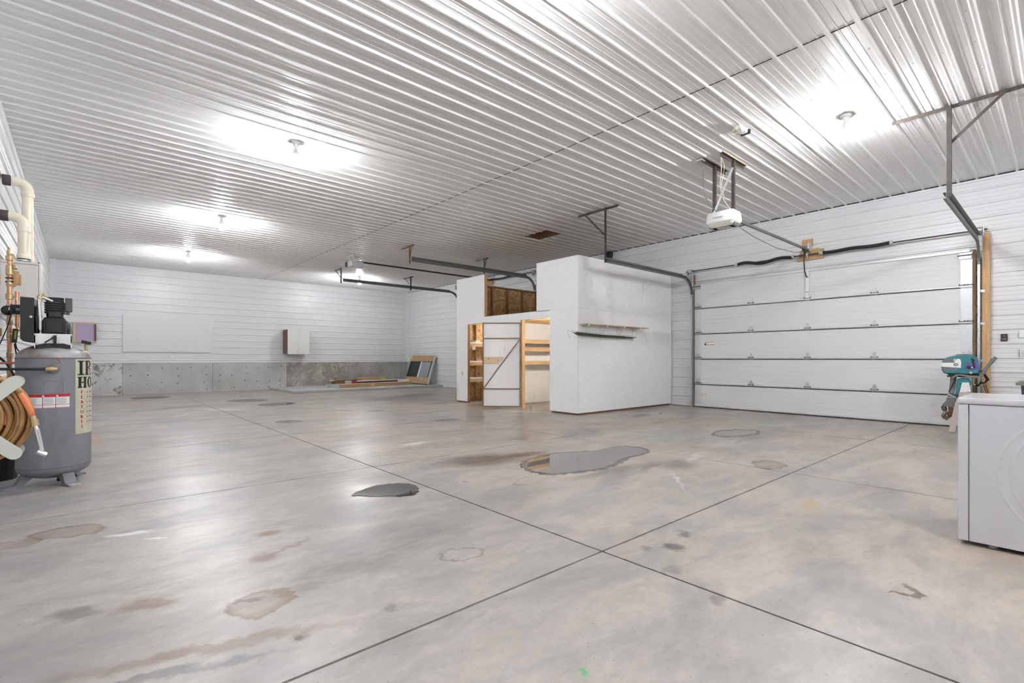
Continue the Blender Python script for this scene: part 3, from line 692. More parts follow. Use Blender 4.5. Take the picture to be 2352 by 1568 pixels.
# ------------------------------------------------------------------ torsion shafts and springs
def torsion(label, ya, yb, z, x, boards, springs):
    t = thing('torsion_shaft', label, 'spring assembly', (x, (ya + yb) / 2, z))
    obj('shaft', MB().tube([(x, ya, z), (x, yb, z)], .0135, 10), 'dsteel', t)
    for (s0, s1, wob) in springs:
        n = 60; pts = []
        for k in range(n + 1):
            f = k / n
            pts.append((x, s0 + (s1 - s0) * f, z + wob * math.sin(f * PI * 3.2) * (1 - .35 * f) - abs(wob) * .5 * math.sin(f * PI)))
        rr = [.034 + (.0022 if k % 2 else 0) for k in range(n + 1)]
        sp = obj('spring', MB().tube(pts, rr, 12), 'blackm', t, 60)
        for yy in (s0, s1):
            obj('winding_cone', MB().lathe([(.020, -.03), (.041, -.03), (.041, .012), (.030, .02), (.030, .045), (.018, .045)], (x, yy, z), 'y', 14), 'galv', sp)
    for yy in (ya + .10, yb - .10):
        obj('cable_drum', MB().lathe([(.020, -.05), (.058, -.05), (.062, -.035), (.048, -.030), (.048, .020), (.060, .028), (.030, .034), (.030, .05)], (x, yy, z), 'y', 18), 'galv', t, 40)
        obj('bearing_plate', MB().box(x - .03, 11.58, yy + (.055 if yy > 3 else -.063), yy + (.063 if yy > 3 else -.055), z - .11, z + .06), 'galv', t)
    return t
ts = torsion('torsion shaft with two black springs above the near overhead door', .90, 6.36, 3.385, 11.46, None, [(5.10, 3.90, .030), (3.36, 2.21, -.010)])
obj('centre_bearing', MB().box(11.44, 11.55, 3.615, 3.625, 3.31, 3.46).lathe([(.018, -.02), (.034, -.02), (.034, .02), (.018, .02)], (11.46, 3.62, 3.385), 'y', 14), 'chrome', ts)
torsion('torsion shaft with black springs seen above the storage room notch', 11.80, 16.52, 4.13, 11.46, None, [(14.30, 12.85, .012), (15.9, 14.5, .01)])
b1 = solo('spring_backing_board', MB().prism([(3.345, 3.292), (3.345, 3.488), (3.42, 3.490), (3.43, 3.515), (3.79, 3.500), (3.80, 3.340), (3.855, 3.335), (3.855, 3.285)], 'x', 11.535, 11.578), 'ply', 'wide plywood board behind the torsion spring bracket', 'board')
b2 = solo('opener_header_board', MB().box(11.555, 11.578, 3.553, 3.751, 3.578, 3.730), 'ply', 'small square plywood board above the spring bracket', 'board')
solo('spring_backing_board', MB().box(11.535, 11.578, 14.2, 14.6, 3.98, 4.20), 'wood', 'pine block behind the far torsion spring', 'board')

# ------------------------------------------------------------------ openers
op = thing('door_opener', 'white garage door opener hung from two dark angle legs', 'opener', (7.6, 3.58, 3.25))
pw = [(7.44, 3.40), (7.47, 3.36), (7.72, 3.36), (7.76, 3.40), (7.76, 3.76), (7.72, 3.80), (7.47, 3.80), (7.44, 3.76)]
def ringz(z, k): return [(7.6 + (a - 7.6) * k, 3.58 + (b - 3.58) * k, z) for a, b in pw]
obj('housing', MB().loft([ringz(3.330, 1.0), ringz(3.345, 1.02), ringz(3.46, .98), ringz(3.495, .90)]), 'white', op, 40)
obj('belly_pan', MB().loft([ringz(3.262, .72), ringz(3.29, .88), ringz(3.3295, .985)]), 'cream', op)
for yy in (3.43, 3.73):
    obj('light_lens', MB().loft([[(7.50 + (.03 if k == 0 else 0), yy - .055 + (.01 if k == 0 else 0), 3.262 + .045 * k), (7.70 - (.03 if k == 0 else 0), yy - .055 + (.01 if k == 0 else 0), 3.262 + .045 * k), (7.70 - (.03 if k == 0 else 0), yy + .055 - (.01 if k == 0 else 0), 3.262 + .045 * k), (7.50 + (.03 if k == 0 else 0), yy + .055 - (.01 if k == 0 else 0), 3.262 + .045 * k)] for k in (0, 1)]), 'lens', op)
obj('front_print', MB().box(7.4300, 7.4315, 3.52, 3.68, 3.395, 3.402), 'faint', op)
for yy in (3.43, 3.73):
    obj('ceiling_angle', MB().angle((7.20, yy + .02, ZC - .0195), (8.00, yy + .02, ZC - .0195), .05, .005, (0, -1, 0), (0, 0, -1)), 'dsteel', op)
    obj('hanging_leg', MB().angle((7.58, yy - .02, ZC - .03), (7.58, yy - .02, 3.47), .045, .005, (0, 1, 0), (1, 0, 0)), 'dsteel', op)
obj('timber_strip', MB().box(7.20, 7.98, 3.40, 3.47, ZC - .0195, ZC - .005), 'pwood', op)
obj('diagonal_strap', MB().bar((7.575, 3.73, 3.52), (7.575, 3.43, 4.16), .035, .004, (1, 0, 0)), 'galvlt', op)
obj('rail', MB().box(7.70, 11.40, 3.562, 3.598, 3.445, 3.485), 'track', op)
obj('trolley', MB().box(11.10, 11.30, 3.555, 3.605, 3.405, 3.450), 'black', op)
obj('header_bracket', MB().box(11.38, 11.555, 3.570, 3.590, 3.45, 3.62), 'galvlt', op)
obj('curved_arm', MB().tube([(11.22, 3.60, 3.41), (11.26, 3.62, 3.20), (11.33, 3.63, 3.02), (11.42, 3.63, 2.93), (11.50, 3.63, 2.92)], .012, 8), 'black', op)
obj('chain', MB().tube([(7.72, 3.50, 3.35), (8.6, 3.53, 3.27), (9.6, 3.55, 3.24), (10.6, 3.57, 3.30), (11.15, 3.58, 3.41)], .006, 6), 'track', op)
obj('power_cord', MB().tube([(7.31, 3.76, ZC - .04), (7.31, 3.77, 4.0), (7.35, 3.76, 3.75), (7.40, 3.72, 3.62), (7.48, 3.66, 3.53), (7.55, 3.58, 3.49)], .007, 6), 'faint', op)
obj('bell_wire', MB().tube([(7.25, 3.46, ZC - .03), (7.28, 3.47, 4.05), (7.30, 3.50, 3.85), (7.34, 3.50, 3.70), (7.40, 3.46, 3.58), (7.50, 3.43, 3.50)], .005, 6), 'beige', op)
obj('bell_wire_loop', MB().tube([(7.25, 3.46, ZC - .06), (7.30, 3.43, 4.12), (7.32, 3.46, 3.98), (7.30, 3.49, 3.80), (7.36, 3.46, 3.66), (7.44, 3.41, 3.62)], .004, 6), 'beige', op)
solo('ceiling_outlet', MB().rbox(7.18, 7.30, 3.72, 3.84, ZC - .040, ZC - .0195, .012), 'cream', 'square cream ceiling outlet beside the opener legs', 'outlet')

op2 = thing('door_opener', 'far grey door opener with a long black rail', 'opener', (6.2, 14.25, 3.95))
obj('housing', MB().rbox(6.05, 6.45, 14.12, 14.42, 3.97, 4.13, .03), 'silver', op2)
obj('motor', MB().lathe([(.05, 6.02), (.075, 6.03), (.075, 6.13), (.05, 6.14)], (0, 14.47, 4.06), 'x', 14), 'black', op2)
for yy in (14.10, 14.44):
    obj('hanging_leg', MB().bar((6.2, yy, 4.0), (6.08, yy, ZC - .02), .035, .006), 'galvlt', op2)
obj('ceiling_strap', MB().box(6.05, 6.10, 13.95, 14.50, ZC - .032, ZC - .0195), 'galvlt', op2)
obj('rail', MB().box(6.40, 11.40, 14.235, 14.275, 4.12, 4.165), 'black', op2)
for x in (7.15, 9.0):
    obj('rail_strap', MB().box(x - .02, x + .02, 14.10, 14.40, ZC - .028, ZC - .0195).bar((x, 14.255, ZC - .02), (x, 14.255, 4.15), .03, .01), 'galvlt', op2)

# small things on the ceiling
ws = thing('ceiling_sensor', 'small white ceiling sensor with loose wires beside the opener legs', 'sensor', (6.62, 2.885, ZC))
obj('body', MB().rbox(6.52, 6.73, 2.84, 2.93, ZC - .075, ZC - .0195, .02), 'white', ws)
obj('dark_end', MB().box(6.745, 6.775, 2.825, 2.945, ZC - .075, ZC - .0195), 'black', ws)
obj('loose_wire', MB().tube([(6.48, 2.90, ZC - .02), (6.50, 2.93, ZC - .07), (6.53, 2.97, ZC - .10), (6.60, 2.97, ZC - .09), (6.63, 2.93, ZC - .06)], .006, 6), 'beige', ws)
obj('loose_wire', MB().tube([(6.50, 2.86, ZC - .03), (6.53, 2.85, ZC - .085), (6.61, 2.86, ZC - .09)], .006, 6), 'wire', ws)
solo('hanging_speaker', MB().loft([[(11.36, 8.66, 4.28), (11.50, 8.66, 4.28), (11.50, 8.82, 4.28), (11.36, 8.82, 4.28)], [(11.33, 8.66, 4.18), (11.50, 8.66, 4.18), (11.50, 8.82, 4.18), (11.33, 8.82, 4.18)], [(11.40, 8.69, 4.02), (11.46, 8.69, 4.02), (11.46, 8.79, 4.02), (11.40, 8.79, 4.02)]]), 'black', 'black speaker hung under the eave above the storage room', 'speaker')

# ------------------------------------------------------------------ white storage room built of strand board
# scaled about the camera position to fit the view, which lifts it; the sheets stop above the slab on a sill
CAM_SCALE = Matrix.Translation((0, 0, .051)) @ Matrix.Scale(.9575, 4)
BX, BY0, BY1, BT = 8.27, 7.17, 11.82, 3.50
rm = thing('storage_room', 'white painted strand board storage room with an open loft notch', 'storage room', ((BX + 12.07) / 2, (BY0 + BY1) / 2, 0))
th_ = .014
def fsheet(y0, y1, z0, z1, mat='osbw'):
    obj('front_sheet', MB().box(BX - th_, BX, y0 + .001, y1 - .001, z0, z1), mat, rm)
fsheet(BY0, 8.035, -.012, 2.33); fsheet(BY0, 8.48, 2.332, BT); fsheet(8.035, 9.0, 2.165, 2.345); fsheet(9.0, 10.52, 2.18, 2.345); fsheet(10.52, 11.30, 2.18, 2.345)
fsheet(11.30, BY1, -.012, 2.345); fsheet(10.52, BY1, 2.347, BT)
for x0, x1 in ((BX - th_, 9.49), (9.49, 10.71), (10.71, 12.07)):
    for z0, z1 in ((-.010, 2.33), (2.332, BT)):
        obj('side_sheet', MB().box(x0 + .001, x1 - .001, BY0 - th_, BY0 - .0005, z0, z1), 'osbw', rm)
obj('corner_strip', MB().box(BX - th_ - .003, BX - th_ + .006, BY0 - th_ - .003, BY0 - th_ + .010, .03, BT), 'white', rm)
obj('end_strip', MB().box(12.050, 12.080, BY0 - th_ - .012, BY0 - th_, .02, BT - .38), 'white', rm)
for x0, x1 in ((BX, 9.49), (9.49, 10.71), (10.71, 12.07)):
    for z0, z1 in ((.02, 2.42), (2.422, 3.40)):
        obj('far_side_sheet', MB().box(x0 + .001, x1 - .001, BY1 - th_, BY1, z0, z1), 'osb', rm)
# framing
def stud(name, x0, x1, y0, y1, z0, z1, mat='wood'): return obj(name, MB().box(x0, x1, y0, y1, z0, z1), mat, rm)
for x in (8.30, 8.91, 9.53, 10.155, 10.80, 11.42):
    stud('stud', x - .019, x + .019, BY1 - .104, BY1 - th_, .05, 3.40, 'woodd' if x > 9 else 'wood')
stud('top_plate', BX + .01, 12.06, BY1 - .104, BY1, 3.401, 3.44, 'woodd')
stud('bottom_plate', BX, 12.06, BY1 - .104, BY1, -.053, .045, 'woodd')
stud('bottom_plate', BX + .04, 12.06, BY0 + .035, BY0 + .10, -.053, .034, 'woodd'); stud('bottom_plate', BX + .04, BX + .10, BY0 + .101, 8.03, -.053, .03, 'woodd'); stud('bottom_plate', BX + .04, BX + .10, 11.31, BY1 - .105, -.053, .03, 'woodd')
stud('notch_stud', BX + .001, BX + .090, 10.520, 10.558, 2.346, BT - .005); stud('notch_stud', BX + .001, BX + .090, 8.442, 8.480, 2.346, BT - .005)
stud('jamb_post', BX - .02, BX + .075, 8.985, 9.030, -.053, 2.165)
stud('jamb_post', BX + .001, BX + .090, 11.31, 11.348, .03, 2.18, 'woodd'); stud('jamb_post', BX + .001, BX + .090, 7.99, 8.03, .03, 2.165, 'wood')
for x in (8.36, 8.97, 9.58, 10.2, 10.8, 11.4):
    stud('stud', x - .019, x + .019, BY0, BY0 + .089, .04, BT - .01)
for y in (7.75, 11.76): stud('stud', BX + .001, BX + .09, y - .03, y + .008, .03, BT - .02)
stud('header_beam', BX + .001, BX + .040, 8.04, 11.30, 2.185, 2.325, 'woodh')
y = 7.5
while y < 11.7:
    stud('loft_joist', BX + .05, 12.06, y - .019, y + .019, 2.20, 2.325, 'woodh'); y += .405
obj('loft_deck', MB().box(BX + .01, 12.06, BY0 + .01, BY1 - .11, 2.326, 2.342), 'osb', rm)
# partition between the two compartments, white on both sides
obj('partition_sheet', MB().box(8.36, 9.58, 9.93, 9.944, -.02, 2.19), 'osbw', rm)
obj('partition_sheet', MB().box(9.582, 10.80, 9.93, 9.944, -.02, 2.19), 'osbw', rm)
obj('partition_sheet', MB().box(10.802, 12.06, 9.93, 9.944, -.02, 2.19), 'osbw', rm)
obj('inner_side_sheet', MB().box(8.37, 12.06, BY0 + .09, BY0 + .104, .04, 2.19), 'osbw', rm)
# shelves
for z in (1.69, 1.48, 1.115):
    s = obj('shelf', MB().box(8.60, 12.05, 9.62, 9.928, z - .012, z), 'white', rm)
    obj('shelf_edge', MB().box(8.60, 12.05, 9.60, 9.619, z - .075, z), 'woodh', s)
for z in (1.655, 1.11, .635):
    s = obj('shelf', MB().box(8.42, 12.0, 11.42, 11.715, z - .014, z + .006), 'white', rm)
    obj('shelf_edge', MB().box(8.42, 12.0, 11.40, 11.419, z - .105, z - .015), 'woodh', s)
    obj('shelf_lip', MB().box(8.42, 12.0, 11.395, 11.419, z - .014, z + .030), 'white', s)
obj('inner_stud', MB().box(9.00, 9.04, 11.44, 11.48, .05, .53), 'wood', rm)
obj('outlet_plate', MB().box(BX - th_ - .004, BX - th_, 11.50, 11.57, .73, .84), 'cream', rm)
# steel framed door leaf, swung open
hx, hy, ex, ey = 8.245, 9.035, 7.565, 9.700
dl = math.hypot(ex - hx, ey - hy); ang = math.atan2(ey - hy, ex - hx)
XF = Matrix.Translation((hx, hy, 0)) @ Matrix.Rotation(ang, 4, 'Z')     # local x runs from the hinge to the free edge, local -y... faces the hall
ZB, ZT = .0, 2.105
leaf = obj('door_leaf', MB(XF).box(.0, dl, -.012, .004, ZB, ZT), 'white', rm)
def lb(name, mb, mat): return obj(name, mb, mat, leaf)
for a, b in ((0, .024), (dl - .024, dl)): lb('frame_bar', MB(XF).box(a, b, .004, .034, ZB, ZT), 'rust')
for z in (ZB, ZT - .022, 1.700, .440): lb('frame_bar', MB(XF).box(.024, dl - .024, .004, .034, z, z + .022), 'rust')
lb('diagonal_brace', MB(XF).bar((.03, .019, 1.675), (dl - .03, .019, .470), .022, .026, (0, 1, 0)), 'rust')
lb('latch_board', MB(XF).prism([(dl - .03, 1.085), (dl - .03, 1.245), (.43, 1.245), (.56, 1.085)], 'y', .005, .028), 'cardl')
for q, z in ((.80, 1.205), (.56, 1.150)): lb('bolt', MB(XF).lathe([(.010, .028), (.012, .030), (.010, .036)], (q, 0, z), 'y', 10), 'black')
obj('lintel_strip', MB().box(BX - th_ - .006, BX - th_, 9.05, 10.55, 2.10, 2.20), 'osbw', rm)
# lamps inside, one in each compartment
def inner_bulb(x, y, label, mat):
    t = thing('inside_bulb', label, 'light', (x, y, 2.19), 'bulbs inside the storage room')
    obj('holder', MB().lathe([(.045, 0), (.045, -.02), (.022, -.03), (.020, -.055)], (x, y, 2.19), 'z', 14), 'white', t, 50)
    obj('bulb', MB().lathe([(.014, -.055), (.032, -.085), (.036, -.115), (.024, -.145), (.006, -.152)], (x, y, 2.19), 'z', 12), mat, t, True)
inner_bulb(9.35, 7.72, 'lit bulb inside the right compartment of the storage room', 'bulbw')
inner_bulb(9.65, 10.75, 'lit bulb inside the left compartment of the storage room', 'bulbl')
# things kept on the inside shelves
for k, (x0, x1, z, mt, lab) in enumerate(((8.75, 10.2, 1.691, 'woodh', 'pale board lying on the top inside shelf of the storage room'), (8.80, 11.2, 1.481, 'ply', 'orange-brown board lying on the middle inside shelf'), (8.70, 10.9, 1.116, 'cardl', 'pale plank lying on the bottom inside shelf'))):
    solo('shelved_board', MB().box(x0, x1, 9.66, 9.80, z, z + .028), mt, lab, 'board')
bx = thing('small_carton', 'small white carton on the upper left inside shelf', 'box', (8.72, 11.46, 1.662))
obj('body', MB().box(8.66, 8.79, 11.43, 12.06, 1.662, 1.75), 'white', bx); obj('flap', MB().box(8.66, 8.79, 11.428, 11.430, 1.725, 1.75), 'cardl', bx)
solo('light_switch', MB().rbox(8.50, 8.62, 11.385, 11.394, 1.46, 1.57, .004), 'cream', 'cream switch box under the upper inside shelf', 'switch')

# wall rack outside on the side of the storage room: a board on wire brackets, and rods lying in them
YS = BY0 - th_
rk = thing('wall_shelf', 'narrow board shelf on thin wire brackets outside the storage room', 'shelf', (9.5, YS, 1.65))
obj('board', MB().box(8.29, 10.68, YS - .22, YS - .004, 1.955, 1.975), 'pwood', rk)
for x in (8.36, 9.02, 9.66, 10.31):
    obj('wire_bracket', MB().tube([(x, YS - .006, 1.955), (x, YS - .006, 1.66), (x, YS - .010, 1.64)], .006, 6).tube([(x, YS - .006, 1.69), (x, YS - .215, 1.945)], .006, 6).tube([(x, YS - .006, 1.948), (x, YS - .215, 1.948)], .006, 6), 'wire', rk)
    obj('clip', MB().rbox(x - .012, x + .012, YS - .235, YS - .215, 1.925, 1.972, .005), 'white', rk)
rods = [((7.98, -.085, 1.765), (10.33, -.070, 1.722), .010), ((8.02, -.115, 1.755), (10.05, -.095, 1.712), .012), ((8.06, -.075, 1.742), (10.2, -.060, 1.705), .012), ((8.10, -.100, 1.735), (9.95, -.090, 1.700), .014), ((8.15, -.060, 1.725), (9.90, -.055, 1.698), .012), ((8.05, -.130, 1.775), (9.80, -.120, 1.735), .008)]
for k, (a, b, r_) in enumerate(rods):
    solo('steel_rod', MB().tube([(a[0], YS + a[1], a[2]), ((a[0] + b[0]) / 2, YS + (a[1] + b[1]) / 2, (a[2] + b[2]) / 2 - .012), (b[0], YS + b[1], b[2])], r_, 6), 'rodg', 'dull dark rod in the bundle lying in the wire brackets', 'rod', 'rods in the wire brackets')
solo('bent_wire_rod', MB().tube([(7.86, YS - .10, 1.66), (7.78, YS - .10, 1.80), (8.1, YS - .10, 1.795), (9.4, YS - .09, 1.765), (10.25, YS - .08, 1.745)], .006, 6), 'galvlt', 'thin bright rod with a hooked end sticking past the corner', 'rod')
solo('wire_bracket', MB().tube([(10.74, YS - .006, 3.13), (10.74, YS - .006, 2.88)], .006, 6).tube([(10.74, YS - .006, 2.90), (10.74, YS - .24, 3.125)], .005, 6).tube([(10.74, YS - .006, 3.125), (10.74, YS - .26, 3.125)], .005, 6), 'wire', 'empty thin wire bracket high on the storage room side', 'bracket')
CAM_SCALE = None

# ------------------------------------------------------------------ things along the back wall
YB = Y1 - .019
pn = thing('wall_panel', 'large white ribbed panel screwed to the back wall', 'panel', (2.33, YB - .02, 1.42))
pr = []; x = 1.045
mbp = MB(); npr = []
while x < 3.615:
    npr += [(x, .0), (x + .010, .0025), (x + .018, .0025), (x + .028, .0)]; x += .034
npr = [q for q in npr if q[0] < 3.62] + [(3.62, 0)]
n = len(npr)
mbp.add([(a, YB - .030 - d, z) for z in (1.425, 2.69) for a, d in npr] + [(a, YB - .004, z) for z in (1.425, 2.69) for a in (1.045, 3.62)], [(i, i + 1, n + i + 1, n + i) for i in range(n - 1)] + [(0, n, 2 * n + 2, 2 * n), (n - 1, 2 * n + 1, 2 * n + 3, 2 * n - 1)] + [tuple(range(n)) + (2 * n + 1, 2 * n), tuple(range(n, 2 * n)) + (2 * n + 3, 2 * n + 2)])
obj('ribbed_face', mbp, 'wall', pn)
for (x, z) in ((1.09, 2.53), (1.09, 1.46), (2.42, 2.64), (2.42, 1.46), (3.57, 1.46), (3.57, 2.62)):
    obj('washer', MB().lathe([(.030, -.037), (.026, -.046), (.010, -.050)], (x, YB, z), 'y', 12), 'white', pn)
cb = thing('wall_cabinet', 'white two-door wall cabinet with dark brown sides on the back wall', 'cabinet', (6.47, YB, 1.39))
CD = .58
obj('body', MB().box(6.05, 6.88, YB - CD, YB - .001, 1.39, 2.345), 'cabb', cb)
for x0, x1, kx in ((6.052, 6.463, 6.41), (6.467, 6.878, 6.52)):
    dd = obj('cabinet_door', MB().box(x0, x1, YB - CD - .022, YB - CD - .002, 1.385, 2.35), 'cabw', cb)
    obj('handle', MB().tube([(kx, YB - CD - .022, 1.46), (kx, YB - CD - .045, 1.465), (kx, YB - CD - .045, 1.535), (kx, YB - CD - .022, 1.54)], .005, 6), 'chrome', dd)
for z in (1.50, 2.20): obj('cabinet_hinge', MB().box(6.881, 6.888, YB - CD - .03, YB - CD + .02, z, z + .06), 'galv', cb)
fr = thing('foam_window_frame', 'wooden frame holding lavender foam board on the back wall', 'frame', (.11, YB, 1.71))
FX0, FX1, FZ0, FZ1 = -.18, .375, 1.72, 2.36
for nm, mb in (('frame_rail', MB().box(FX0, FX1, YB - .12, YB - .001, FZ0, FZ0 + .05)), ('frame_rail', MB().box(FX0, FX1, YB - .12, YB - .001, FZ1 - .05, FZ1)), ('frame_stile', MB().box(FX0, FX0 + .06, YB - .12, YB - .001, FZ0 + .05, FZ1 - .05))):
    obj(nm, mb, 'pwood', fr)
obj('frame_stile', MB().box(FX1 - .045, FX1, YB - .12, YB - .001, FZ0 + .05, FZ1 - .05), 'cabb', fr)
obj('foam_board', MB().box(FX0 + .06, FX1 - .045, YB - .085, YB - .03, FZ0 + .05, FZ1 - .05), 'purple', fr)
solo('wall_outlet', MB().rbox(2.36, 2.43, YB - .012, YB, 1.21, 1.33, .004), 'white', 'white outlet under the ribbed panel', 'outlet')
solo('wall_outlet', MB().rbox(8.735, 8.805, YB - .012, YB, 1.25, 1.37, .004), 'white', 'white outlet above the cartons on the back wall', 'outlet')
solo('wall_outlet', MB().rbox(.44, .50, YB - .014, YB, 2.14, 2.24, .004), 'white', 'white outlet beside the lavender framed board', 'outlet')
solo('wall_outlet', MB().rbox(.44, .50, YB - .014, YB, 1.84, 1.92, .004), 'strut', 'grey box low beside the lavender framed board', 'outlet')

# raised concrete pad with cartons and a crated window
PZ = .085
pad = solo('concrete_pad', MB().prism([(5.55, 17.62), (11.578, 17.62), (11.578, Y1 - .014), (5.55, Y1 - .014)], 'z', 0, PZ, .012, .010), 'con_plain', 'low raised concrete pad along the back wall', 'pad')
def carton(name, x0, x1, y0, y1, z0, h, mat, label, rot=0.0, cat='box', extra=None):
    t = thing(name, label, cat, ((x0 + x1) / 2, (y0 + y1) / 2, z0))
    xf = Matrix.Translation(((x0 + x1) / 2, (y0 + y1) / 2, 0)) @ Matrix.Rotation(rot, 4, 'Z') @ Matrix.Translation((-(x0 + x1) / 2, -(y0 + y1) / 2, 0))
    obj('body', MB(xf).box(x0, x1, y0, y1, z0, z0 + h), mat, t)
    for nm, mb_fn, mt in (extra or []): obj(nm, mb_fn(MB(xf)), mt, t)
    return t
carton('long_carton', 7.28, 10.72, 18.46, 18.84, PZ, .135, 'card', 'long flat carton lying nearest the pad edge', .15, 'box',
       [('lid_flap', lambda m: m.box(7.28, 10.72, 18.46, 18.84, PZ + .1355, PZ + .139), 'cardl'), ('film_end', lambda m: m.box(7.18, 7.279, 18.45, 18.85, PZ, PZ + .125), 'silver'), ('tape', lambda m: m.box(8.7, 8.85, 18.455, 18.459, PZ + .02, PZ + .12), 'cardl')])
carton('film_roll_carton', 7.20, 8.02, 19.02, 19.30, PZ, .11, 'silver', 'carton end wrapped in crinkled film behind the long carton', .15, 'box', [('tape', lambda m: m.box(7.8, 7.9, 19.015, 19.02, PZ, PZ + .11), 'white')])
oc = carton('open_carton', 7.75, 8.92, 19.70, 20.05, PZ, .24, 'cardd', 'open brown carton with torn flaps and a white label', .10, 'box',
       [('flap', lambda m: m.loft([[(7.70, 19.62, PZ + .262), (8.85, 19.60, PZ + .255), (8.92, 19.70, PZ + .242), (7.75, 19.70, PZ + .242)], [(7.70, 19.62, PZ + .268), (8.85, 19.60, PZ + .261), (8.92, 19.70, PZ + .248), (7.75, 19.70, PZ + .248)]]), 'cardl'),
        ('flap', lambda m: m.loft([[(7.60, 19.72, PZ + .20), (7.60, 20.02, PZ + .23), (7.75, 20.05, PZ + .242), (7.75, 19.70, PZ + .242)], [(7.60, 19.72, PZ + .206), (7.60, 20.02, PZ + .236), (7.75, 20.05, PZ + .248), (7.75, 19.70, PZ + .248)]]), 'cardl'),
        ('label', lambda m: m.box(8.15, 8.45, 19.695, 19.699, PZ + .09, PZ + .21), 'white')])
carton('tall_carton', 8.95, 10.35, 20.25, 20.50, PZ, .32, 'card', 'carton with a bright green label behind the open carton', .0, 'box', [('label', lambda m: m.box(10.02, 10.28, 20.245, 20.249, PZ + .14, PZ + .27), 'green')])
carton('maroon_sleeve', 8.25, 10.25, 18.95, 19.13, PZ, .20, 'maroon', 'long dark maroon sleeve lying behind the long carton', .13, 'sleeve', [('end_cap', lambda m: m.box(8.17, 8.249, 18.94, 19.14, PZ, PZ + .205), 'red'), ('top_film', lambda m: m.box(8.3, 10.2, 18.96, 19.12, PZ + .2005, PZ + .206), 'silver')])
solo('white_trim_length', MB().prism([(19.45, PZ), (19.56, PZ), (19.56, PZ + .03), (19.48, PZ + .035), (19.48, PZ + .22), (19.45, PZ + .22)], 'x', 8.6, 11.0), 'white', 'long white trim length lying behind the maroon sleeve', 'trim')

# window unit still in its cardboard wrap, leaning on the right wall
wu = thing('crated_window', 'new sliding window in cardboard end wraps leaning on the right wall', 'window', (11.25, 18.98, PZ))
lean = math.atan2(.40, 1.24)
XW = Matrix.Translation((11.045, 18.06, PZ + .040)) @ Matrix.Rotation(lean, 4, 'Y')     # local y along the wall, local z up the unit, local x its thickness
W_, H_ = 1.86, 1.27
def wp(name, y0, y1, z0, z1, x0, x1, mat): return obj(name, MB(XW).box(x0, x1, y0, y1, z0, z1), mat, wu)
wp('jamb', 0, .10, 0, H_, 0, .09, 'black'); wp('jamb', W_ - .10, W_, 0, H_, 0, .09, 'black'); wp('sill', .10, W_ - .10, 0, .08, 0, .09, 'black'); wp('head', .10, W_ - .10, H_ - .08, H_, 0, .09, 'black')
wp('outer_flange', -.035, 0, 0, H_, .0, .09, 'white')
wp('meeting_stile', .88, .96, .08, H_ - .08, .01, .08, 'white')
wp('glass_pane', .10, .88, .08, H_ - .08, .040, .048, 'glass')
wp('insect_screen', .96, W_ - .10, .08, H_ - .08, .020, .026, 'screen')
wp('glass_pane', .96, W_ - .10, .08, H_ - .08, .060, .068, 'glass')
for z0, z1 in ((0, .285), (H_ - .26, H_ + .01)):
    c_ = obj('cardboard_wrap', MB(XW).box(-.02, .11, -.012, W_ + .01, z0 - .002, z1), 'card', wu)
    for q in (.28, .72, 1.12, 1.58): obj('strap', MB(XW).box(-.0225, -.0202, q, q + .016, z0, z1), 'cardd', c_)
wp('yellow_tag', W_ - .14, W_ - .02, H_ - .16, H_ - .02, -.026, -.0205, 'yellow')

# ------------------------------------------------------------------ air compressor at the left wall
TX, TY, TR = -.19, 6.50, .272
ac = thing('air_compressor', 'upright grey tank air compressor with a black pump on top', 'compressor', (TX, TY, 0))
def dome(z0, z1, up, n=7):
    out = []
    for k in range(n + 1):
        a = k / n * PI / 2
        out.append((TR * math.cos(a) if k < n else .01, z0 + (z1 - z0) * math.sin(a)))
    return out
body = [(TR, .175), (TR, 1.205)]
obj('tank', MB().lathe([(r, z) for r, z in reversed(dome(.175, .055, False))] + body[1:], (TX, TY, 0), 'z', 48), 'tank', ac, 40)
obj('tank_top', MB().lathe([(TR + .001, 1.203)] + [(r, z) for r, z in dome(1.212, 1.345, True)], (TX, TY, 0), 'z', 48), 'tanktop', ac, 40)
obj('weld_seam', MB().lathe([(TR + .0005, 1.199), (TR + .003, 1.202), (TR + .003, 1.207), (TR + .0005, 1.210)], (TX, TY, 0), 'z', 48, False), 'faint', ac)
obj('weld_seam', MB().lathe([(TR + .0005, .176), (TR + .0025, .178), (TR + .0025, .183), (TR + .0005, .185)], (TX, TY, 0), 'z', 48, False), 'faint', ac)
def legxf(a): return Matrix.Translation((TX, TY, 0)) @ Matrix.Rotation(a, 4, 'Z')
for a in (-1.12, -2.90, 1.0):
    m = MB(legxf(a))
    m.prism([(.16, .085), (.235, .115), (.275, .030), (.355, .014), (.355, .0), (.250, .0)], 'y', -.045, .045)
    lg = obj('leg', m, 'tank', ac)
    obj('foot_pad', MB(legxf(a)).lathe([(.046, .0), (.048, .010), (.046, .020), (.03, .022)], (.345, 0, .0), 'z', 14), 'oldgray' if a == -1.12 else 'tank', lg)
obj('drain_valve', MB().lathe([(.012, .02), (.016, .03), (.010, .06)], (TX + .03, TY - .05, 0), 'z', 10), 'black', ac)
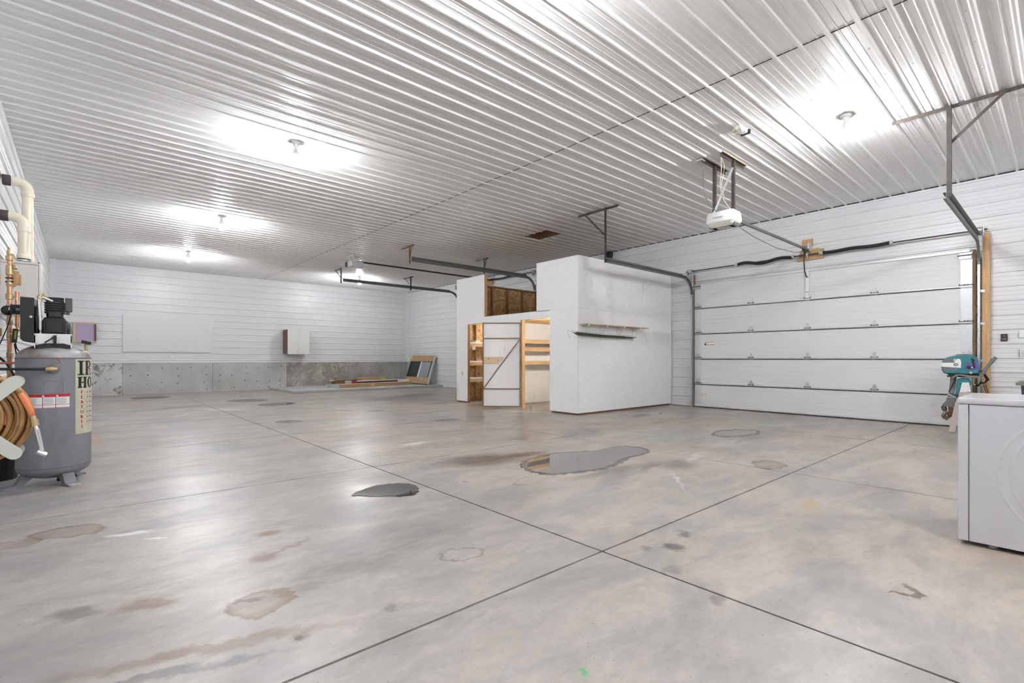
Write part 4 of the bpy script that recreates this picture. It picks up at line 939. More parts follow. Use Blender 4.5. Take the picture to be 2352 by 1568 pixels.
# stickers bent round the tank
def wrap(phi, z, r): return (TX + r * math.sin(phi), TY - r * math.cos(phi), z)
def patch(p0, p1, z0, z1, r, n=12):
    mb = MB(); vs = []; fs = []
    for k in range(n + 1):
        p = p0 + (p1 - p0) * k / n
        vs += [wrap(p, z0, TR), wrap(p, z1, TR), wrap(p, z1, r), wrap(p, z0, r)]
    for k in range(n):
        a = 4 * k; b = a + 4
        for i in range(4): fs.append((a + i, a + (i + 1) % 4, b + (i + 1) % 4, b + i))
    fs += [(0, 1, 2, 3), (4 * n + 3, 4 * n + 2, 4 * n + 1, 4 * n)]
    return mb.add(vs, fs)
def letters(shapes, p0, z0, r, mirror=False):
    """flat outlines in metres -> bent round the tank; shapes = (verts, faces)"""
    vs, fs = shapes
    return MB().add([wrap(p0 + x / TR, z0 + y_, r) for x, y_ in vs] , fs)
D = math.radians
lb_ = obj('name_label', patch(D(34), D(100), .478, 1.198, TR + .001, 18), 'label', ac)
def blocks(rects):
    vs = []; fs = []
    for (a, b, c, d) in rects:
        n = 4
        o = len(vs)
        for k in range(n + 1): vs += [(a + (c - a) * k / n, b), (a + (c - a) * k / n, d)]
        fs += [(o + 2 * k, o + 2 * k + 2, o + 2 * k + 3, o + 2 * k + 1) for k in range(n)]
    return vs, fs
def bold_I(w, h): return [(0, 0, w, .012), (0, h - .012, w, h), (w * .27, 0, w * .73, h)]
def bold_H(w, h): return [(0, 0, w * .45, .011), (w * .55, 0, w, .011), (0, h - .011, w * .45, h), (w * .55, h - .011, w, h), (w * .07, 0, w * .36, h), (w * .64, 0, w * .93, h), (w * .3, h * .45, w * .7, h * .55)]
def ring_O(w, h):
    vs = []; fs = []; n = 24
    for k in range(n):
        a = 2 * PI * k / n
        vs += [(w / 2 + w / 2 * math.cos(a), h / 2 + h / 2 * math.sin(a)), (w / 2 + w * .17 * math.cos(a), h / 2 + h * .38 * math.sin(a))]
    for k in range(n): fs.append((2 * k, (2 * k + 2) % (2 * n), (2 * k + 3) % (2 * n), 2 * k + 1))
    return vs, fs
def bold_R(w, h):
    vs, fs = blocks([(0, 0, w * .48, .012), (w * .08, 0, w * .38, h), (0, h - .012, w * .5, h), (w * .38, h * .48, w * .52, h * .56)])
    o = len(vs); n = 10
    for k in range(n + 1):
        a = -PI / 2 + PI * k / n
        vs += [(w * .5 + w * .40 * math.cos(a), h * .76 + h * .24 * math.sin(a)), (w * .5 + w * .10 * math.cos(a), h * .76 + h * .17 * math.sin(a))]
    fs += [(o + 2 * k, o + 2 * k + 2, o + 2 * k + 3, o + 2 * k + 1) for k in range(n)]
    o = len(vs); vs += [(w * .48, h * .50), (w * .74, h * .50), (w * 1.0, 0), (w * .72, 0)]; fs += [(o, o + 3, o + 2, o + 1)]
    return vs, fs
rl = TR + .0018
obj('letter', letters(blocks(bold_I(.066, .140)), D(38.0), 1.042, rl), 'black', lb_)
obj('letter', letters(bold_R(.105, .140), D(54.5), 1.042, rl), 'black', lb_)
obj('letter', letters(blocks(bold_H(.098, .108)), D(38.0), .918, rl), 'black', lb_)
obj('letter', letters(ring_O(.085, .108), D(60.5), .918, rl), 'black', lb_)
for k, chx in enumerate('FEATURES'):
    vs, fs = text2d(chx, .046)
    cxm = (min(v[0] for v in vs) + max(v[0] for v in vs)) / 2
    bold = [(x - cxm, y_) for x, y_ in vs]
    mb = letters((bold, fs), D(46.5), .862 - k * .0475, rl)
    mb2 = letters(([(x + .003, y_) for x, y_ in bold], fs), D(46.5), .862 - k * .0475, rl + .0002)
    o = len(mb.v); mb.v += mb2.v; mb.f += [tuple(i + o for i in f) for f in mb2.f]
    obj('letter', mb, 'red', lb_)
for k in range(7):
    z = .868 - k * .0475
    obj('arrow', letters(([(0, -.007), (.020, .002), (0, .011)], [(0, 1, 2)]), D(59), z + .004, rl), 'red', lb_)
    obj('line_print', letters(blocks([(0, -.002, .012, .012), (.015, 0, .024, .011), (.027, -.002, .05, .011)]), D(66), z + .002, rl), 'faint', lb_)
    obj('rule', letters(blocks([(0, 0, .09, .0016)]), D(54), z - .018, rl), 'red', lb_)
wl_ = obj('warning_label', patch(D(-42), D(24), .742, .872, TR + .001, 14), 'white', ac)
obj('red_band', patch(D(-42), D(24), .845, .872, TR + .0018, 14), 'red', wl_)
for p in (-16, 3): obj('divider', patch(D(p), D(p + 1.0), .742, .845, TR + .0018, 1), 'red', wl_)
for z in (.744, .772): obj('divider', patch(D(-42), D(24), z, z + .004, TR + .0018, 14), 'red', wl_)
for p in (-37, -12, 7):
    for q in range(4): obj('line_print', patch(D(p - 2), D(p + 12), .786 + q * .014, .7895 + q * .014, TR + .0018, 4), 'faint', wl_)
for p in (-14.5, 5.5): obj('warning_sign', letters(([(-.011, 0), (.011, 0), (0, .019)], [(0, 1, 2)]), D(p), .849, TR + .0024), 'white', wl_)
ft = obj('rating_plate', patch(D(-14), D(14), .880, .992, TR + .0007, 8), 'tank', ac)
for (a, b, c, d) in ((-14, 14, .880, .883), (-14, 14, .989, .992), (-14, -13.4, .880, .992), (13.4, 14, .880, .992)): obj('plate_edge', patch(D(a), D(b), c, d, TR + .0012, 4), 'faint', ft)
# outlet fitting and black delivery line
of = obj('outlet_boss', MB().lathe([(.044, .0), (.048, -.006), (.040, -.012), (.030, -.014)], (TX, TY - TR * .985, 1.105), 'y', 18), 'mgrey', ac, 40)
obj('outlet_fitting', MB().tube([(TX - .05, TY - TR - .040, 1.105), (TX - .01, TY - TR - .042, 1.105), (TX + .025, TY - TR - .03, 1.105)], [.020, .024, .014], 10).tube([(TX, TY - TR, 1.105), (TX, TY - TR - .04, 1.105)], .018, 10), 'brass', of, 40)
obj('delivery_line', MB().tube([(TX - .045, TY - TR - .045, 1.105), (TX - .20, TY - TR - .05, 1.108), (-.66, TY - TR - .06, 1.11)], .013, 10), 'black', ac)
obj('red_wire', MB().tube([(TX + .05, TY - TR - .012, 1.155), (TX + .035, TY - TR - .012, 1.19), (TX + .02, TY - TR - .006, 1.215)], .003, 6), 'red', ac)
# pump platform
obj('platform', MB().box(-.322, -.064, TY - .20, TY + .16, 1.420, 1.434).box(-.322, -.064, TY - .20, TY - .192, 1.345, 1.420).box(-.322, -.314, TY - .20, TY - .12, 1.30, 1.42).box(-.072, -.064, TY - .20, TY - .12, 1.30, 1.42), 'white', ac)
obj('saddle', MB().prism([(-.31, 1.328), (-.25, 1.346), (-.19, 1.350), (-.12, 1.344), (-.07, 1.326), (-.075, 1.300), (-.13, 1.285), (-.25, 1.290), (-.31, 1.300)], 'y', TY - .196, TY + .10), 'black', ac)
obj('platform_strut', MB().bar((-.18, TY - .215, 1.335), (-.18, TY - .215, 1.42), .03, .02).bar((-.25, TY - .21, 1.35), (-.18, TY - .21, 1.41), .012, .012), 'black', ac)
# pump
obj('crankcase', MB().prism([(-.268, 1.436), (-.104, 1.436), (-.104, 1.565), (-.118, 1.590), (-.254, 1.590), (-.268, 1.565)], 'y', TY - .17, TY + .06, .012, .012), 'blackm', ac)
obj('crankcase_cover', MB().rbox(-.245, -.13, TY - .186, TY - .168, 1.448, 1.565, .008), 'black', ac)
obj('cylinder', MB().lathe([(.060, 1.585), (.062, 1.64)], (-.185, TY - .06, 0), 'z', 20), 'blackm', ac, 40)
for k in range(7):
    z = 1.635 + k * .0225
    obj('cooling_fin', MB().rbox(-.258, -.112, TY - .145, TY + .025, z, z + .011, .005) if k < 5 else MB().rbox(-.250, -.120, TY - .135, TY + .015, z, z + .011, .005), 'blackm', ac)
obj('cylinder_head', MB().rbox(-.245, -.125, TY - .13, TY + .01, 1.630, 1.785, .015), 'blackm', ac)
obj('valve_cover', MB().rbox(-.232, -.138, TY - .158, TY - .128, 1.590, 1.650, .012), 'black', ac)
obj('air_filter', MB().rbox(-.112, -.060, TY - .13, TY - .03, 1.655, 1.785, .008).box(-.108, -.080, TY - .10, TY - .06, 1.625, 1.655), 'bin', ac)
obj('intercooler_tube', MB().tube([(-.20, TY - .13, 1.745), (-.27, TY - .14, 1.775), (-.295, TY - .15, 1.750), (-.290, TY - .155, 1.66), (-.284, TY - .16, 1.55), (-.284, TY - .16, 1.47)], .014, 10), 'chrome', ac)
obj('elbow', MB().tube([(-.287, TY - .14, 1.73), (-.290, TY - .14, 1.785), (-.27, TY - .14, 1.80), (-.25, TY - .12, 1.775)], .019, 10), 'brass', ac)
obj('belt_guard', MB().prism([(-.413, 1.765), (-.413, 1.385), (-.395, 1.362), (-.322, 1.350), (-.322, 1.760)], 'y', TY - .22, TY + .20, .006, .006), 'black', ac)
obj('guard_bolt', MB().lathe([(.011, TY - .224), (.009, TY - .230)], (-.342, 0, 1.585), 'y', 10), 'white', ac)
obj('flywheel', MB().lathe([(.02, -.325), (.13, -.323), (.14, -.312), (.14, -.300), (.12, -.292), (.02, -.290)], (0, TY - .06, 1.565), 'x', 24), 'blackm', ac)
obj('motor', MB().lathe([(.05, -.29), (.085, -.28), (.088, -.12), (.07, -.09)], (0, TY + .15, 1.50), 'x', 20), 'blackm', ac, 40)
obj('motor_end', MB().lathe([(.055, -.09), (.060, -.075), (.04, -.065)], (0, TY + .15, 1.50), 'x', 16), 'mgrey', ac)
ps = obj('pressure_switch', MB(Matrix.Translation((.045, TY - .03, 1.345)) @ Matrix.Rotation(.25, 4, 'Y')).box(-.045, .030, -.03, .03, 0, .030), 'black', ac)
obj('switch_stem', MB().tube([(.040, TY - .03, 1.265), (.040, TY - .03, 1.35)], .012, 8), 'brass', ps)

solo('plastic_tub', MB().loft([[(TX - .45 + .19 * math.cos(2 * PI * k / 20) * s, TY + .55 + .19 * math.sin(2 * PI * k / 20) * s, z) for k in range(20)] for s, z in ((.85, 0), (1.0, .33), (1.04, .34), (1.04, .355), (.96, .355), (.82, .02))]), 'black', 'black plastic tub on the floor behind the compressor legs', 'tub')

# ------------------------------------------------------------------ hose reel
RX, RY, RZ, RR = -.361, 3.0, .951, .206
hr = thing('hose_reel', 'cream hose reel on a wall bracket wound with tan air hose', 'hose reel', (RX, RY, RZ - .22))
obj('hub', MB().lathe([(.06, -.075), (.065, -.07), (.065, .07), (.06, .075)], (RX, RY, RZ), 'y', 20), 'cream', hr)
for yy in (-.062, .062):
    for a in (PI / 4, 3 * PI / 4):
        xf = Matrix.Translation((RX, RY + yy, RZ)) @ Matrix.Rotation(-a, 4, 'Y')
        pts = []
        Lh, wd = .238, .026
        for s_ in (1, -1):
            for k in range(7):
                t_ = -PI / 2 + PI * k / 6
                pts.append((s_ * (Lh - wd + wd * math.cos(t_)), s_ * wd * math.sin(t_)))
        obj('arm', MB(xf).prism(pts, 'y', -.003, .003), 'cream', hr)
obj('wall_bracket', MB().box(X0 + .02, RX - .03, RY + .075, RY + .095, RZ - .03, RZ + .03).box(X0 + .002, X0 + .019, RY - .06, RY + .16, RZ - .12, RZ + .12).box(RX - .05, RX + .05, RY + .075, RY + .095, RZ - .05, RZ + .05), 'cream', hr)
ho = thing('air_hose', 'tan rubber air hose coiled on the reel with an orange end boot', 'hose', (RX, RY, RZ - RR))
rng = random.Random(3)
for lay, rr_ in enumerate((.196, .177, .158, .139, .120)):
    for q in range(5):
        yy = RY - .044 + q * .022 + (.007 if lay % 2 else 0) + rng.uniform(-.004, .004)
        ring = []
        dr = rng.uniform(-.006, .004); ph = rng.uniform(0, 6.28)
        for k in range(40):
            a = 2 * PI * k / 40
            rad = rr_ + dr + .003 * math.sin(2 * a + ph)
            ring.append((RX + rad * math.cos(a), yy + .006 * math.sin(a + ph), RZ + rad * math.sin(a)))
        obj('hose_turn', MB().tube(ring, .0088, 8, False, True), 'hose', ho, True)
obj('hose_tail', MB().tube(arc((RX, RY - .052, RZ), .196, 2.4, .55, 14, (1, 0, 0), (0, 0, 1)), .0088, 8), 'hose', ho, True)
e0 = (RX + .196 * math.cos(.55), RY - .052, RZ + .196 * math.sin(.55))
obj('end_boot', MB().tube([e0, (-.178, RY - .055, 1.020), (-.166, RY - .056, .990), (-.155, RY - .056, .955)], [.010, .0125, .0125, .010], 10), 'orange', ho, True)
obj('end_boot', MB().tube(arc((RX, RY - .03, RZ), .125, .20, -.25, 6, (1, 0, 0), (0, 0, 1)), .012, 10), 'orange', ho, True)
fit = obj('coupler', MB().tube([(-.155, RY - .056, .955), (-.151, RY - .057, .938)], .010, 8).tube([(-.151, RY - .057, .938), (-.146, RY - .057, .912)], .0135, 10), 'brass', ho)
obj('tyre_chuck', MB().tube([(-.146, RY - .057, .912), (-.142, RY - .057, .895), (-.124, RY - .058, .790)], [.008, .010, .0075], 10).tube([(-.140, RY - .058, .800), (-.112, RY - .058, .782)], .010, 10).tube([(-.137, RY - .066, .895), (-.125, RY - .066, .815)], .004, 6), 'chrome', ho)

# ------------------------------------------------------------------ water heater, vents and piping on the left wall
wh = thing('water_heater', 'pale grey wall hung water heater with two vent pipes above', 'heater', (-.55, 8.25, 1.71))
obj('case', MB().rbox(X0 + .03, -.375, 8.0, 8.48, 1.71, 2.33, .012), 'heater', wh)
obj('front_cover', MB().rbox(-.374, -.352, 8.005, 8.475, 1.72, 2.325, .008), 'heater', wh)
obj('top_seam', MB().box(X0 + .03, -.374, 7.9985, 8.0, 2.295, 2.300), 'faint', wh)
obj('latch', MB().lathe([(.012, .0), (.014, .012), (.008, .016)], (-.375, 8.1, 2.33), 'z', 10), 'black', wh)
def vent(label, x, y, z1, xe, ye, ze):
    v = thing('vent_pipe', label, 'pipe', (x, y, 2.335), 'cream vent pipes')
    obj('collar', MB().lathe([(.060, 2.335), (.062, 2.34), (.062, 2.375), (.058, 2.38)], (x, y, 0), 'z', 20), 'rubber', v)
    obj('clamp', MB().lathe([(.0635, 2.352), (.0645, 2.355), (.0645, 2.362), (.0635, 2.365)], (x, y, 0), 'z', 20), 'chrome', v)
    obj('socket', MB().lathe([(.058, 2.38), (.060, 2.39), (.060, 2.43), (.056, 2.44)], (x, y, 0), 'z', 20), 'pvc', v, 40)
    obj('riser', MB().lathe([(.052, 2.38), (.052, z1 - .10)], (x, y, 0), 'z', 20), 'pvc', v, 40)
    obj('elbow', MB().tube([(x, y, z1 - .14), (x, y, z1 - .09), (x - .012, y, z1 - .045), (x - .045, y, z1 - .012), (x - .09, y, z1), (x - .13, y, z1)], .057, 16), 'pvc', v, 40)
    obj('socket', MB().lathe([(.060, z1 - .17), (.062, z1 - .165), (.062, z1 - .115), (.058, z1 - .11)], (x, y, 0), 'z', 20), 'pvc', v, 40)
    obj('wall_collar', MB().lathe([(.060, X0 + .02), (.063, X0 + .025), (.063, X0 + .085), (.060, X0 + .09)], (0, y, z1), 'x', 20), 'rubber', v, 40)
    return v
vent('taller cream vent pipe turning into the left wall near the ceiling', -.485, 8.38, 3.335, 0, 0, 0)
vent('shorter cream vent pipe turning into the left wall', -.505, 8.16, 2.865, 0, 0, 0)

def copper_run(label, pts, r, mat='copper', fits=(), cat='pipe', name='copper_pipe', group='copper piping'):
    t = thing(name, label, cat, pts[0], group)
    obj('run', MB().tube(pts, r, 12), mat, t, 40)
    for (p, rr_, h_) in fits: obj('fitting', MB().lathe([(rr_ * .8, p[2] - h_ / 2), (rr_, p[2] - h_ / 2 + .006), (rr_, p[2] + h_ / 2 - .006), (rr_ * .8, p[2] + h_ / 2)], (p[0], p[1], 0), 'z', 14), 'brass', t, 40)
    return t
PXc, PYc = -.530, 6.95
t_ = copper_run('thick copper riser with brass couplings at the left edge', [(PXc, PYc, 1.004), (PXc, PYc, 2.234)], .019, 'copper',
    [((PXc, PYc, 2.199), .030, .05), ((PXc, PYc, 2.079), .029, .10), ((PXc, PYc, 1.946), .024, .05), ((PXc, PYc, 1.818), .029, .06), ((PXc, PYc, 1.725), .026, .04), ((PXc, PYc, 1.570), .025, .07), ((PXc, PYc, 1.429), .023, .05), ((PXc, PYc, 1.238), .024, .06), ((PXc, PYc, 1.084), .022, .06)])
obj('relief_cap', MB().lathe([(.020, 2.234), (.024, 2.243), (.016, 2.287), (.008, 2.305)], (PXc, PYc, 0), 'z', 12), 'brass', t_)
obj('side_valve', MB().tube([(PXc, PYc, 1.818), (PXc + .05, PYc - .01, 1.818)], .011, 8).tube([(PXc + .03, PYc, 2.137), (PXc + .045, PYc - .02, 2.092)], .014, 8), 'brass', t_)
copper_run('thin copper drop pipe behind the thick riser', [(PXc + .045, PYc + .10, 1.880), (PXc + .045, PYc + .10, 1.535), (PXc + .055, PYc + .10, 1.495), (PXc + .13, PYc + .10, 1.486)], .0165)
copper_run('short horizontal copper branch beside the belt guard', [(PXc + .07, PYc + .10, 1.601), (PXc + .16, PYc + .10, 1.597)], .016, 'brass')
yv = thing('ball_valve', 'yellow handled ball valve on the copper branch', 'valve', (PXc + .14, PYc + .07, 1.460))
obj('body', MB().tube([(PXc + .12, PYc + .10, 1.486), (PXc + .19, PYc + .10, 1.486)], .022, 10), 'yellow', yv); obj('lever', MB().box(PXc + .15, PXc + .17, PYc + .06, PYc + .08, 1.473, 1.592), 'yellow', yv)
obj('tag', MB().box(PXc + .085, PXc + .115, PYc + .055, PYc + .075, 1.517, 1.579), 'black', yv)
pb = thing('pump_controller', 'black pump controller box clamped on the copper riser', 'controller', (PXc + .04, PYc - .05, 1.637))
obj('case', MB().rbox(PXc + .010, PXc + .085, PYc - .10, PYc - .022, 1.641, 1.734, .008), 'black', pb)
obj('volute', MB().lathe([(.02, -.06), (.046, -.05), (.050, .0), (.03, .02)], (PXc - .01, PYc - .02, 1.677), 'y', 16), 'blackm', pb)
obj('sticker', MB().box(PXc + .000, PXc + .008, PYc - .085, PYc - .075, 1.677, 1.708), 'white', pb)
obj('dial', MB().rbox(PXc + .05, PXc + .075, PYc - .104, PYc - .10, 1.672, 1.699, .002), 'faint', pb)
bd = thing('pipe_backing_board', 'orange-brown wooden block behind the copper riser', 'board', (PXc + .05, PYc + .03, 1.898))
obj('block', MB().prism([(PXc + .010, 2.084), (PXc + .062, 2.075), (PXc + .062, 1.969), (PXc + .035, 1.924), (PXc + .010, 1.902)], 'y', PYc + .025, PYc + .06), 'wood', bd); obj('back_block', MB().box(PXc + .02, PXc + .078, PYc + .061, PYc + .08, 1.942, 2.048), 'wood', bd)
for k, z in enumerate((2.000, 1.964)): obj('clamp', MB().tube([(PXc - .028, PYc - .006, z), (PXc + .03, PYc - .026, z)], .007, 8), 'black', bd)
solo('wall_block', MB().box(X0 + .021, X0 + .12, 7.0, 7.06, 1.946, 2.035), 'wood', 'pine block on the left wall at the frame edge, upper', 'board')
solo('wall_block', MB().box(X0 + .021, X0 + .13, 7.0, 7.06, 1.424, 1.504), 'wood', 'pine block on the left wall at the frame edge, lower', 'board')
gm = thing('pressure_gauge_case', 'dark green meter case with a yellow stripe on the riser', 'meter', (PXc + .04, PYc - .06, 1.358))
obj('case', MB(Matrix.Translation((PXc + .040, PYc - .045, 1.429)) @ Matrix.Rotation(.08, 4, 'Y')).rbox(-.020, .020, -.02, .02, -.07, .07, .008), 'dkgreen', gm); obj('stripe', MB(Matrix.Translation((PXc + .042, PYc - .066, 1.438)) @ Matrix.Rotation(.08, 4, 'Y')).box(-.004, .010, -.003, .0, -.045, .04), 'yellow', gm)
def cable(name, label, pts, r, mat, cat='cable'):
    # smooth the run of points a little
    P = [Vector(p) for p in pts]; out = []
    for k in range(len(P) - 1):
        p0, p1, p2, p3 = P[max(k - 1, 0)], P[k], P[k + 1], P[min(k + 2, len(P) - 1)]
        for s_ in range(5):
            t = s_ / 5; out.append(.5 * ((2 * p1) + (p2 - p0) * t + (2 * p0 - 5 * p1 + 4 * p2 - p3) * t * t + (3 * p1 - p0 - 3 * p2 + p3) * t ** 3))
    out.append(P[-1])
    return solo(name, MB().tube(out, r, 6), mat, label, cat, None, True)
cable('black_cable', 'thick black cable curving beside the riser toward the tank', [(-.62, 6.9, 1.238), (-.565, 6.85, 1.181), (-.52, 6.8, 1.119), (-.47, 6.75, 0.995)], .011, 'black')
cable('black_cable', 'thin black cable crossing in front of the copper riser', [(-.60, 6.85, 1.305), (-.545, 6.84, 1.482), (-.515, 6.84, 1.615), (-.50, 6.85, 1.694)], .005, 'black')
cable('black_cable', 'black cable hanging below the green meter case', [(-.485, 6.88, 1.358), (-.475, 6.88, 1.305), (-.45, 6.85, 1.261), (-.43, 6.85, 1.225)], .006, 'black')
cable('black_cable', 'black cable dropping behind the compressor', [(-.49, 6.87, 1.349), (-.48, 6.9, 1.252), (-.465, 6.9, 1.128)], .006, 'black')
cable('white_cable', 'white cable from the side valve over the heater', [(PXc + .045, PYc - .01, 1.809), (PXc + .07, PYc, 1.747), (PXc + .12, PYc + .05, 1.650), (PXc + .16, PYc + .1, 1.548)], .004, 'wire')
cable('grey_cable', 'thin grey cable looping below the water heater', [(-.42, 8.1, 1.715), (-.44, 7.95, 1.60), (-.50, 7.85, 1.48), (-.58, 7.8, 1.42), (-.695, 7.8, 1.40)], .004, 'faint')
cable('pink_hose', 'pink hose running level beside the compressor top', [(-.66, 6.7, 1.150), (-.58, 6.7, 1.159), (-.46, 6.68, 1.159)], .012, 'pink')
rv = thing('air_regulator', 'red and grey air regulator at the end of the black delivery line', 'regulator', (-.60, 6.3, 1.02))
obj('body', MB().tube([(-.66, 6.165, 1.11), (-.585, 6.165, 1.11)], .026, 12), 'mgrey', rv); obj('nut', MB().tube([(-.585, 6.165, 1.11), (-.555, 6.165, 1.11)], .019, 6), 'cream', rv); obj('red_knob', MB().tube([(-.63, 6.165, 1.045), (-.565, 6.165, 1.045)], .020, 10), 'pink', rv); obj('stem', MB().tube([(-.61, 6.165, 1.09), (-.61, 6.165, 1.05)], .010, 8), 'brass', rv)

# ------------------------------------------------------------------ dryer at the right edge
dr = thing('clothes_dryer', 'white enamel clothes dryer at the right edge of the picture', 'dryer', (4.62, .12, 0))
DX0, DX1, DY0, DY1 = 4.285, 4.985, -.235, .475
obj('plinth', MB().box(DX0 + .05, DX1 - .03, DY0 + .02, DY1 - .03, .020, .045), 'black', dr)
for x in (DX0 + .07, DX1 - .07):
    for yy in (DY0 + .07, DY1 - .16): obj('foot', MB().lathe([(.022, 0), (.024, .012), (.014, .03)], (x, yy, 0), 'z', 12), 'cream', dr)
obj('cabinet', MB().box(DX0 + .006, DX1, DY0, DY1 - .055, .028, .905), 'appl', dr)
obj('front_panel', MB().rbox(DX0 + .002, DX1, DY1 - .052, DY1, .028, .906, .006), 'appl', dr)
obj('side_panel', MB().box(DX0 + .003, DX0 + .0055, DY0 + .002, DY1 - .058, .030, .904), 'appl', dr)
# pressed arcs on the side panel
for (yc, rad, z0, z1, wdt) in ((-.10, .215, .22, .76, .010), (.02, .33, .18, .80, .014), (.04, .37, .16, .82, .014)):
    zc_ = (z0 + z1) / 2; hz_ = (z1 - z0) / 2
    pts = []
    for k in range(25):
        a = -1.05 + 2.1 * k / 24
        pts.append((DX0 + .004, yc - .12 + rad * math.cos(a), zc_ + hz_ * math.sin(a) / math.sin(1.05)))
    mb = MB(); rings = []
    for p in pts: rings.append([(p[0] - .0005, p[1] - wdt, p[2]), (p[0] - .0035, p[1] - wdt * .3, p[2]), (p[0] - .0035, p[1] + wdt * .3, p[2]), (p[0] - .0005, p[1] + wdt, p[2]), (p[0] + .001, p[1], p[2])])
    obj('pressed_arc', mb.loft(rings), 'appl', dr, 30)
obj('top', MB().rbox(DX0 - .003, DX1, DY0, DY1 + .004, .908, .948, .014), 'appl', dr)
obj('console', MB().prism([(DX1 - .16, .948), (DX1, .948), (DX1, 1.06), (DX1 - .06, 1.06)], 'y', DY0 + .01, DY0 + .06) , 'appl', dr)

# ------------------------------------------------------------------ outboard motor on a sawhorse stand
e_ = Vector((.107, -.994, 0)); f_ = Vector((.994, .107, 0))
MO = Matrix(((e_.x, f_.x, 0, 10.847), (e_.y, f_.y, 0, 1.173), (0, 0, 1, 0), (0, 0, 0, 1)))
# side outlines of the motor in image pixels, turned into metres in its own frame
def q(*pts): return [((a - 485) / 1404.0, 1.441 - b / 1043.0) for a, b in pts]
om = thing('outboard_motor', 'old teal outboard boat motor with white stripe clamped on a stand', 'motor', (10.847, 1.173, .2))
def mp(name, poly, t0, t1, mat, ins=0.0, d=0.0, par=None): return obj(name, MB(MO).prism(q(*poly), 'y', t0, t1, ins, d), mat, par or om)
cowl = obj('cowling', MB(MO).prism(q((160, 400), (172, 310), (205, 262), (260, 228), (350, 205), (430, 190), (600, 190), (735, 202), (775, 240), (800, 310), (825, 440), (800, 495), (640, 520), (420, 512), (330, 515), (205, 500), (172, 450)), 'y', -.165, .165, .022, .035), 'teal', om, 35)
mp('grey_stripe', ((176, 300), (232, 246), (300, 238), (420, 250), (385, 310)), -.166, -.150, 'cowlg')
mp('white_stripe', ((166, 318), (385, 318), (418, 268), (455, 248), (490, 262), (506, 310), (500, 405), (160, 385)), -.1675, -.150, 'white')
mp('lower_stripe', ((165, 392), (460, 408), (450, 455), (180, 440)), -.166, -.150, 'cowlg')
mp('face_plate', ((555, 312), (800, 300), (820, 440), (562, 430)), -.1665, -.150, 'mblue')
bdg = obj('badge', MB(MO).lathe([(.026, -.171), (.027, -.168)], (q((413, 350))[0][0], 0, q((413, 350))[0][1]), 'y', 18), 'black', om)
obj('badge_centre', MB(MO).lathe([(.017, -.1725), (.017, -.171)], (q((413, 350))[0][0], 0, q((413, 350))[0][1]), 'y', 16), 'white', bdg); obj('badge_dot', MB(MO).lathe([(.009, -.174), (.009, -.1725)], (q((413, 350))[0][0], 0, q((413, 350))[0][1]), 'y', 12), 'faint', bdg)
for k, chx in enumerate('18'):
    vs, fs = text2d(chx, .055); ox, oz = q((360 + k * 26, 292))[0]
    obj('numeral', MB(MO).add([(ox + x, -.1672, oz + y_) for x, y_ in vs], fs), 'white', om)
obj('knob', MB(MO).lathe([(.013, -.19), (.016, -.18), (.016, -.165)], (q((683, 398))[0][0], 0, q((683, 398))[0][1]), 'y', 12), 'chrome', om)
obj('knob', MB(MO).lathe([(.016, -.185), (.022, -.178), (.022, -.165)], (q((628, 390))[0][0], 0, q((628, 390))[0][1]), 'y', 12), 'black', om)
obj('knob', MB(MO).lathe([(.014, -.19), (.022, -.182), (.026, -.165)], (q((665, 482))[0][0], 0, q((665, 482))[0][1]), 'y', 12), 'chrome', om)
mp('pull_cord_grip', ((660, 235), (720, 262), (715, 330), (742, 395), (715, 400), (690, 320)), -.178, -.168, 'black')
obj('top_cable', MB(MO).tube([(q((425, 178))[0][0], -.03, q((425, 178))[0][1]), (q((560, 188))[0][0], -.05, q((560, 188))[0][1] + .004), (q((700, 185))[0][0], -.03, q((700, 185))[0][1])], .005, 6), 'black', om)
mp('lower_pan', ((250, 505), (330, 520), (640, 525), (800, 505), (800, 555), (680, 575), (420, 560), (330, 555)), -.12, .12, 'blackm', .02, .02)
mp('clamp_arm', ((330, 560), (470, 505), (650, 530), (800, 540), (812, 565), (640, 570), (470, 530), (350, 590)), -.150, -.125, 'mgrey')
mp('drive_leg', ((318, 560), (430, 560), (400, 780), (378, 862), (290, 850), (305, 700)), -.055, .055, 'mgrey', .012, .015)
mp('clamp_bracket', ((430, 600), (520, 580), (640, 590), (680, 640), (690, 690), (650, 700), (620, 640), (520, 645), (495, 760), (462, 850), (405, 860), (415, 760)), -.11, .11, 'teal', .01, .01)
mp('swivel', ((275, 862), (380, 862), (455, 885), (430, 925), (270, 905)), -.06, .06, 'teal')
mp('leg_band', ((270, 850), (420, 905), (418, 925), (268, 872)), -.075, .075, 'oldgray')
mp('lower_unit', ((258, 920), (416, 935), (405, 1030), (378, 1085), (180, 1050), (185, 1035), (245, 985)), -.05, .05, 'mgrey', .01, .015)
mp('cavitation_plate', ((180, 1045), (385, 1075), (385, 1090), (180, 1062)), -.09, .09, 'mgrey')
mp('gear_neck', ((282, 1080), (374, 1088), (368, 1190), (278, 1180)), -.03, .03, 'rust', .006, .01)
mp('gear_case', ((222, 1175), (262, 1168), (355, 1185), (372, 1200), (355, 1235), (260, 1225), (225, 1215)), -.042, .042, 'rust', .012, .02)
mp('skeg', ((275, 1222), (358, 1235), (252, 1325), (238, 1318)), -.008, .008, 'rust')
mp('trim_tab', ((182, 1060), (232, 1068), (232, 1150), (205, 1165), (185, 1130)), -.008, .008, 'mgrey')
pc = q((215, 1192))[0]
pr_ = obj('propeller_hub', MB(MO).lathe([(.012, pc[0] - .03), (.026, pc[0] - .01), (.028, pc[0] + .03)], (0, 0, pc[1]), 'x', 14), 'brass', om)
